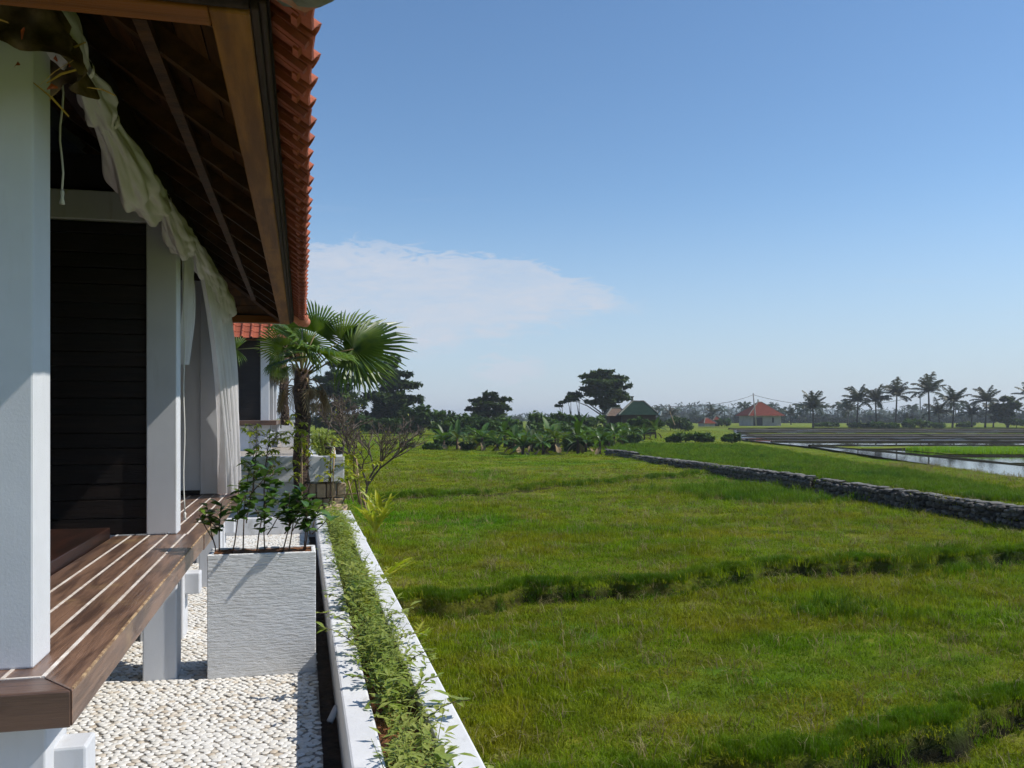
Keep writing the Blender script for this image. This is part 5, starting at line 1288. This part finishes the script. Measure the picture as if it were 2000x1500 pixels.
# far wood: one hazy mass of crowns
def far_wood():
    rng = random.Random(3); m = MB()
    for (D, n, lo, hi, s) in ((260, 130, 4, 16, .9), (380, 190, 8, 20, 1.2), (560, 190, 10, 26, 1.6)):
        for k in range(n):
            px = 560 + 1560 * rng.random() if D > 300 else 1270 + 800 * rng.random()
            top = rng.uniform(lo, hi) * (1.0 if px > 1250 else .55) + (8 if 1330 < px < 1420 and D > 500 else 0)
            c = Pd(px, 826 - top * .6, D); w = rng.uniform(8, 17) * D / F
            clump_mesh(m, c, w, w, top * .75 * D / F, 60, s, rng, .8)
        for k in range(n // 4):                                   # palm heads standing above the mass
            px = 1270 + 760 * rng.random(); c = Pd(px, 806 - rng.uniform(0, 16), D)
            for q in range(11):
                a = rng.uniform(0, 6.28); d = Vector((math.cos(a), math.sin(a), rng.uniform(-.5, .7))); e = c + d * 2.4 - Vector((0, 0, .5)); s2 = Vector((-d.y, d.x, .4)) * .35
                m.add([c, c + d * 1.2 + s2 + Vector((0, 0, .3)), e, c + d * 1.2 - s2 + Vector((0, 0, .2))], [(0, 1, 2, 3)])
            m.tube([c, Vector((c.x, c.y, -.5))], [.16, .2], 4, False)
    tag(m.build('far_wood', M['far_leaf']), 'hazy far wood of palms and trees along the horizon', 'wood', kind='stuff')
far_wood()
# wooded ridge far off
m = MB(); n = 90; vs = []
for k in range(n + 1):
    px = 1180 + 840 * k / n; h = 6 + 16 * math.exp(-((px - 1370) / 70) ** 2) + 9 * math.exp(-((px - 1620) / 260) ** 2) + 3 * mnoise.noise((k * .35, 0, 0))
    a = Pd(px, 830, 1500); b = Pd(px, 815 - h, 1700); c = Pd(px, 830, 2200); a.z = c.z = -3; vs += [a, b, c]
m.add(vs, [(k * 3 + j, k * 3 + j + 1, k * 3 + j + 4, k * 3 + j + 3) for k in range(n) for j in range(2)])
tag(m.build('hill', M['far_leaf'], smooth=True), kind='structure')

# ------------------------------------------------------------------ far houses, poles, wires
def hip_house(name, label, c, w, d, hw_, hr, rot, wall, roofm, over, openings, ridge=.25, finial=True):
    r = empty(name, c, label, 'house', rz=0); ca, sa = math.cos(rot), math.sin(rot)
    def T(x, y, z): return Vector((c[0] + x * ca - y * sa, c[1] + x * sa + y * ca, c[2] + z))
    def bx(x0, x1, y0, y1, z0, z1, nm, mt, par=None):
        q = [T(x, y, z) for z in (z0, z1) for x, y in ((x0, y0), (x1, y0), (x1, y1), (x0, y1))]
        return MB().add(q, [(3, 2, 1, 0), (4, 5, 6, 7)] + [(i, (i + 1) % 4, 4 + (i + 1) % 4, 4 + i) for i in range(4)]).build(nm, M[mt], par or r)
    bx(-w / 2, w / 2, -d / 2, d / 2, -.5, hw_, 'wall', wall)
    for (x0, x1, z0, z1, nm) in openings: bx(x0, x1, -d / 2 - .04, -d / 2 + .02, z0, z1, nm, 'black')
    W2, D2 = w / 2 + over, d / 2 + over; rl = w * ridge / 2
    q = [T(-W2, -D2, hw_ - .1), T(W2, -D2, hw_ - .1), T(W2, D2, hw_ - .1), T(-W2, D2, hw_ - .1), T(-rl, 0, hw_ + hr), T(rl, 0, hw_ + hr)]
    ro = MB().add(q, [(0, 1, 5, 4), (1, 2, 5), (2, 3, 4, 5), (3, 0, 4), (3, 2, 1, 0)]).build('roof', M[roofm], r)
    rd = MB()
    for a, b in ((0, 4), (1, 5), (2, 5), (3, 4), (4, 5)): rd.tube([q[a], q[b]], .09, 6)
    rd.build('ridge', M['cement'], ro)
    if finial:
        MB().tube([T(-rl, 0, hw_ + hr - .05), T(-rl, 0, hw_ + hr + .35), T(-rl, 0, hw_ + hr + .5)], [.14, .10, .2], 6).build('finial', M['cement'], ro)
        MB().tube([T(W2, -D2, hw_ - .1), T(W2 + .15, -D2 - .1, hw_ + .25)], [.16, .06], 6).build('corner_ornament', M['white'], ro)
    return r
hip_house('red_roofed_house', 'pale walled house with red hipped roof beside the utility pole', Pd(1484, 832, 178), 6.4, 6, 2.2, 2.7, -TH + .12, 'wall_far', 'roof_red', .75, [(-2.6, -.7, .1, 1.75, 'door'), (1.3, 1.7, .7, 1.75, 'window')], .12)
hip_house('red_roofed_shed', 'low building with only its red roof showing, left of the red roofed house', Pd(1380, 831, 165), 2.2, 2.4, .5, .95, -TH + .3, 'wall_far', 'roof_red', .3, [], .3, False)
hip_house('shrine', 'small shrine with red pointed roof beside the low red roof', Pd(1399, 830, 168), 1.0, 1.0, 1.05, .75, -TH, 'black', 'roof_red', .35, [], .05, False)
hip_house('green_roofed_house', 'house with dark green hipped roof behind the banana plants', Pd(1246, 838, 86), 3.2, 4.2, 1.5, 1.25, -TH - .1, 'trunk', 'roof_green', .35, [], .35)
hip_house('thatched_shed', 'low brown roofed shed left of the green roofed house', Pd(1203, 838, 90), 1.6, 2.5, 1.45, .7, -TH, 'trunk', 'stub', .4, [], .6, False)

def pole(base, top, r, label, arm=None):
    o = empty('utility_pole', base, label, 'pole'); MB().tube([base, top], [r * 1.2, r * .8], 8).build('shaft', M['pole'], o, True)
    if arm: MB().bar(arm[0], arm[1], .10, .08).build('crossarm', M['pole'], o)
pb, pt = Pd(1477, 832, 172), Pd(1471, 768, 172); pole(pb, pt, .14, 'grey utility pole leaning in front of the red roofed house')
qb, qt = Pd(1798, 833, 150), Pd(1797, 770, 150); pole(qb, qt, .10, 'thin utility pole beside the tallest coconut palm')
lb, lt = Pd(1425, 831, 165), Pd(1423, 790, 165); pole(lb, lt, .06, 'thin street lamp pole left of the red roofed house', (Pd(1410, 787, 165), Pd(1428, 785, 165)))
hb = Pd(1278, 793, 88)
tag(MB().tube([Pd(1318, 830, 95), Pd(1308, 803, 95)], [.05, .04], 6).build('leaning_pole', M['bamboo'], loc=Pd(1318, 830, 95)), 'leaning bamboo pole right of the green roofed house', 'pole')
def wire(a, b, sag, label):
    pts = [a.lerp(b, t / 20) - Vector((0, 0, sag * 4 * (t / 20) * (1 - t / 20))) for t in range(21)]
    tag(MB().tube(pts, .035, 4, False).build('power_line', M['wire'], loc=a), label, 'cable')
wt = Pd(1471, 771, 172)
wire(hb, wt, .75, 'sagging cable from the green roofed house up to the utility pole'); wire(wt, Pd(1797, 773, 150), 2.0, 'sagging cable from the leaning utility pole to the thin pole among the palms')

# ------------------------------------------------------------------ the air
hz = MB().box(-1500, 1800, -60, 2600, -6, 20).build('haze', None); tag(hz, kind='stuff')
hm = bpy.data.materials.new('haze_air'); hm.use_nodes = True; t = hm.node_tree; t.nodes.clear()
ou = t.nodes.new('ShaderNodeOutputMaterial'); vo = t.nodes.new('ShaderNodeVolumePrincipled')
vo.inputs['Color'].default_value = (.88, .94, 1, 1); vo.inputs['Density'].default_value = .0005; vo.inputs['Anisotropy'].default_value = .2
t.links.new(vo.outputs[0], ou.inputs['Volume']); hz.data.materials.clear(); hz.data.materials.append(hm)
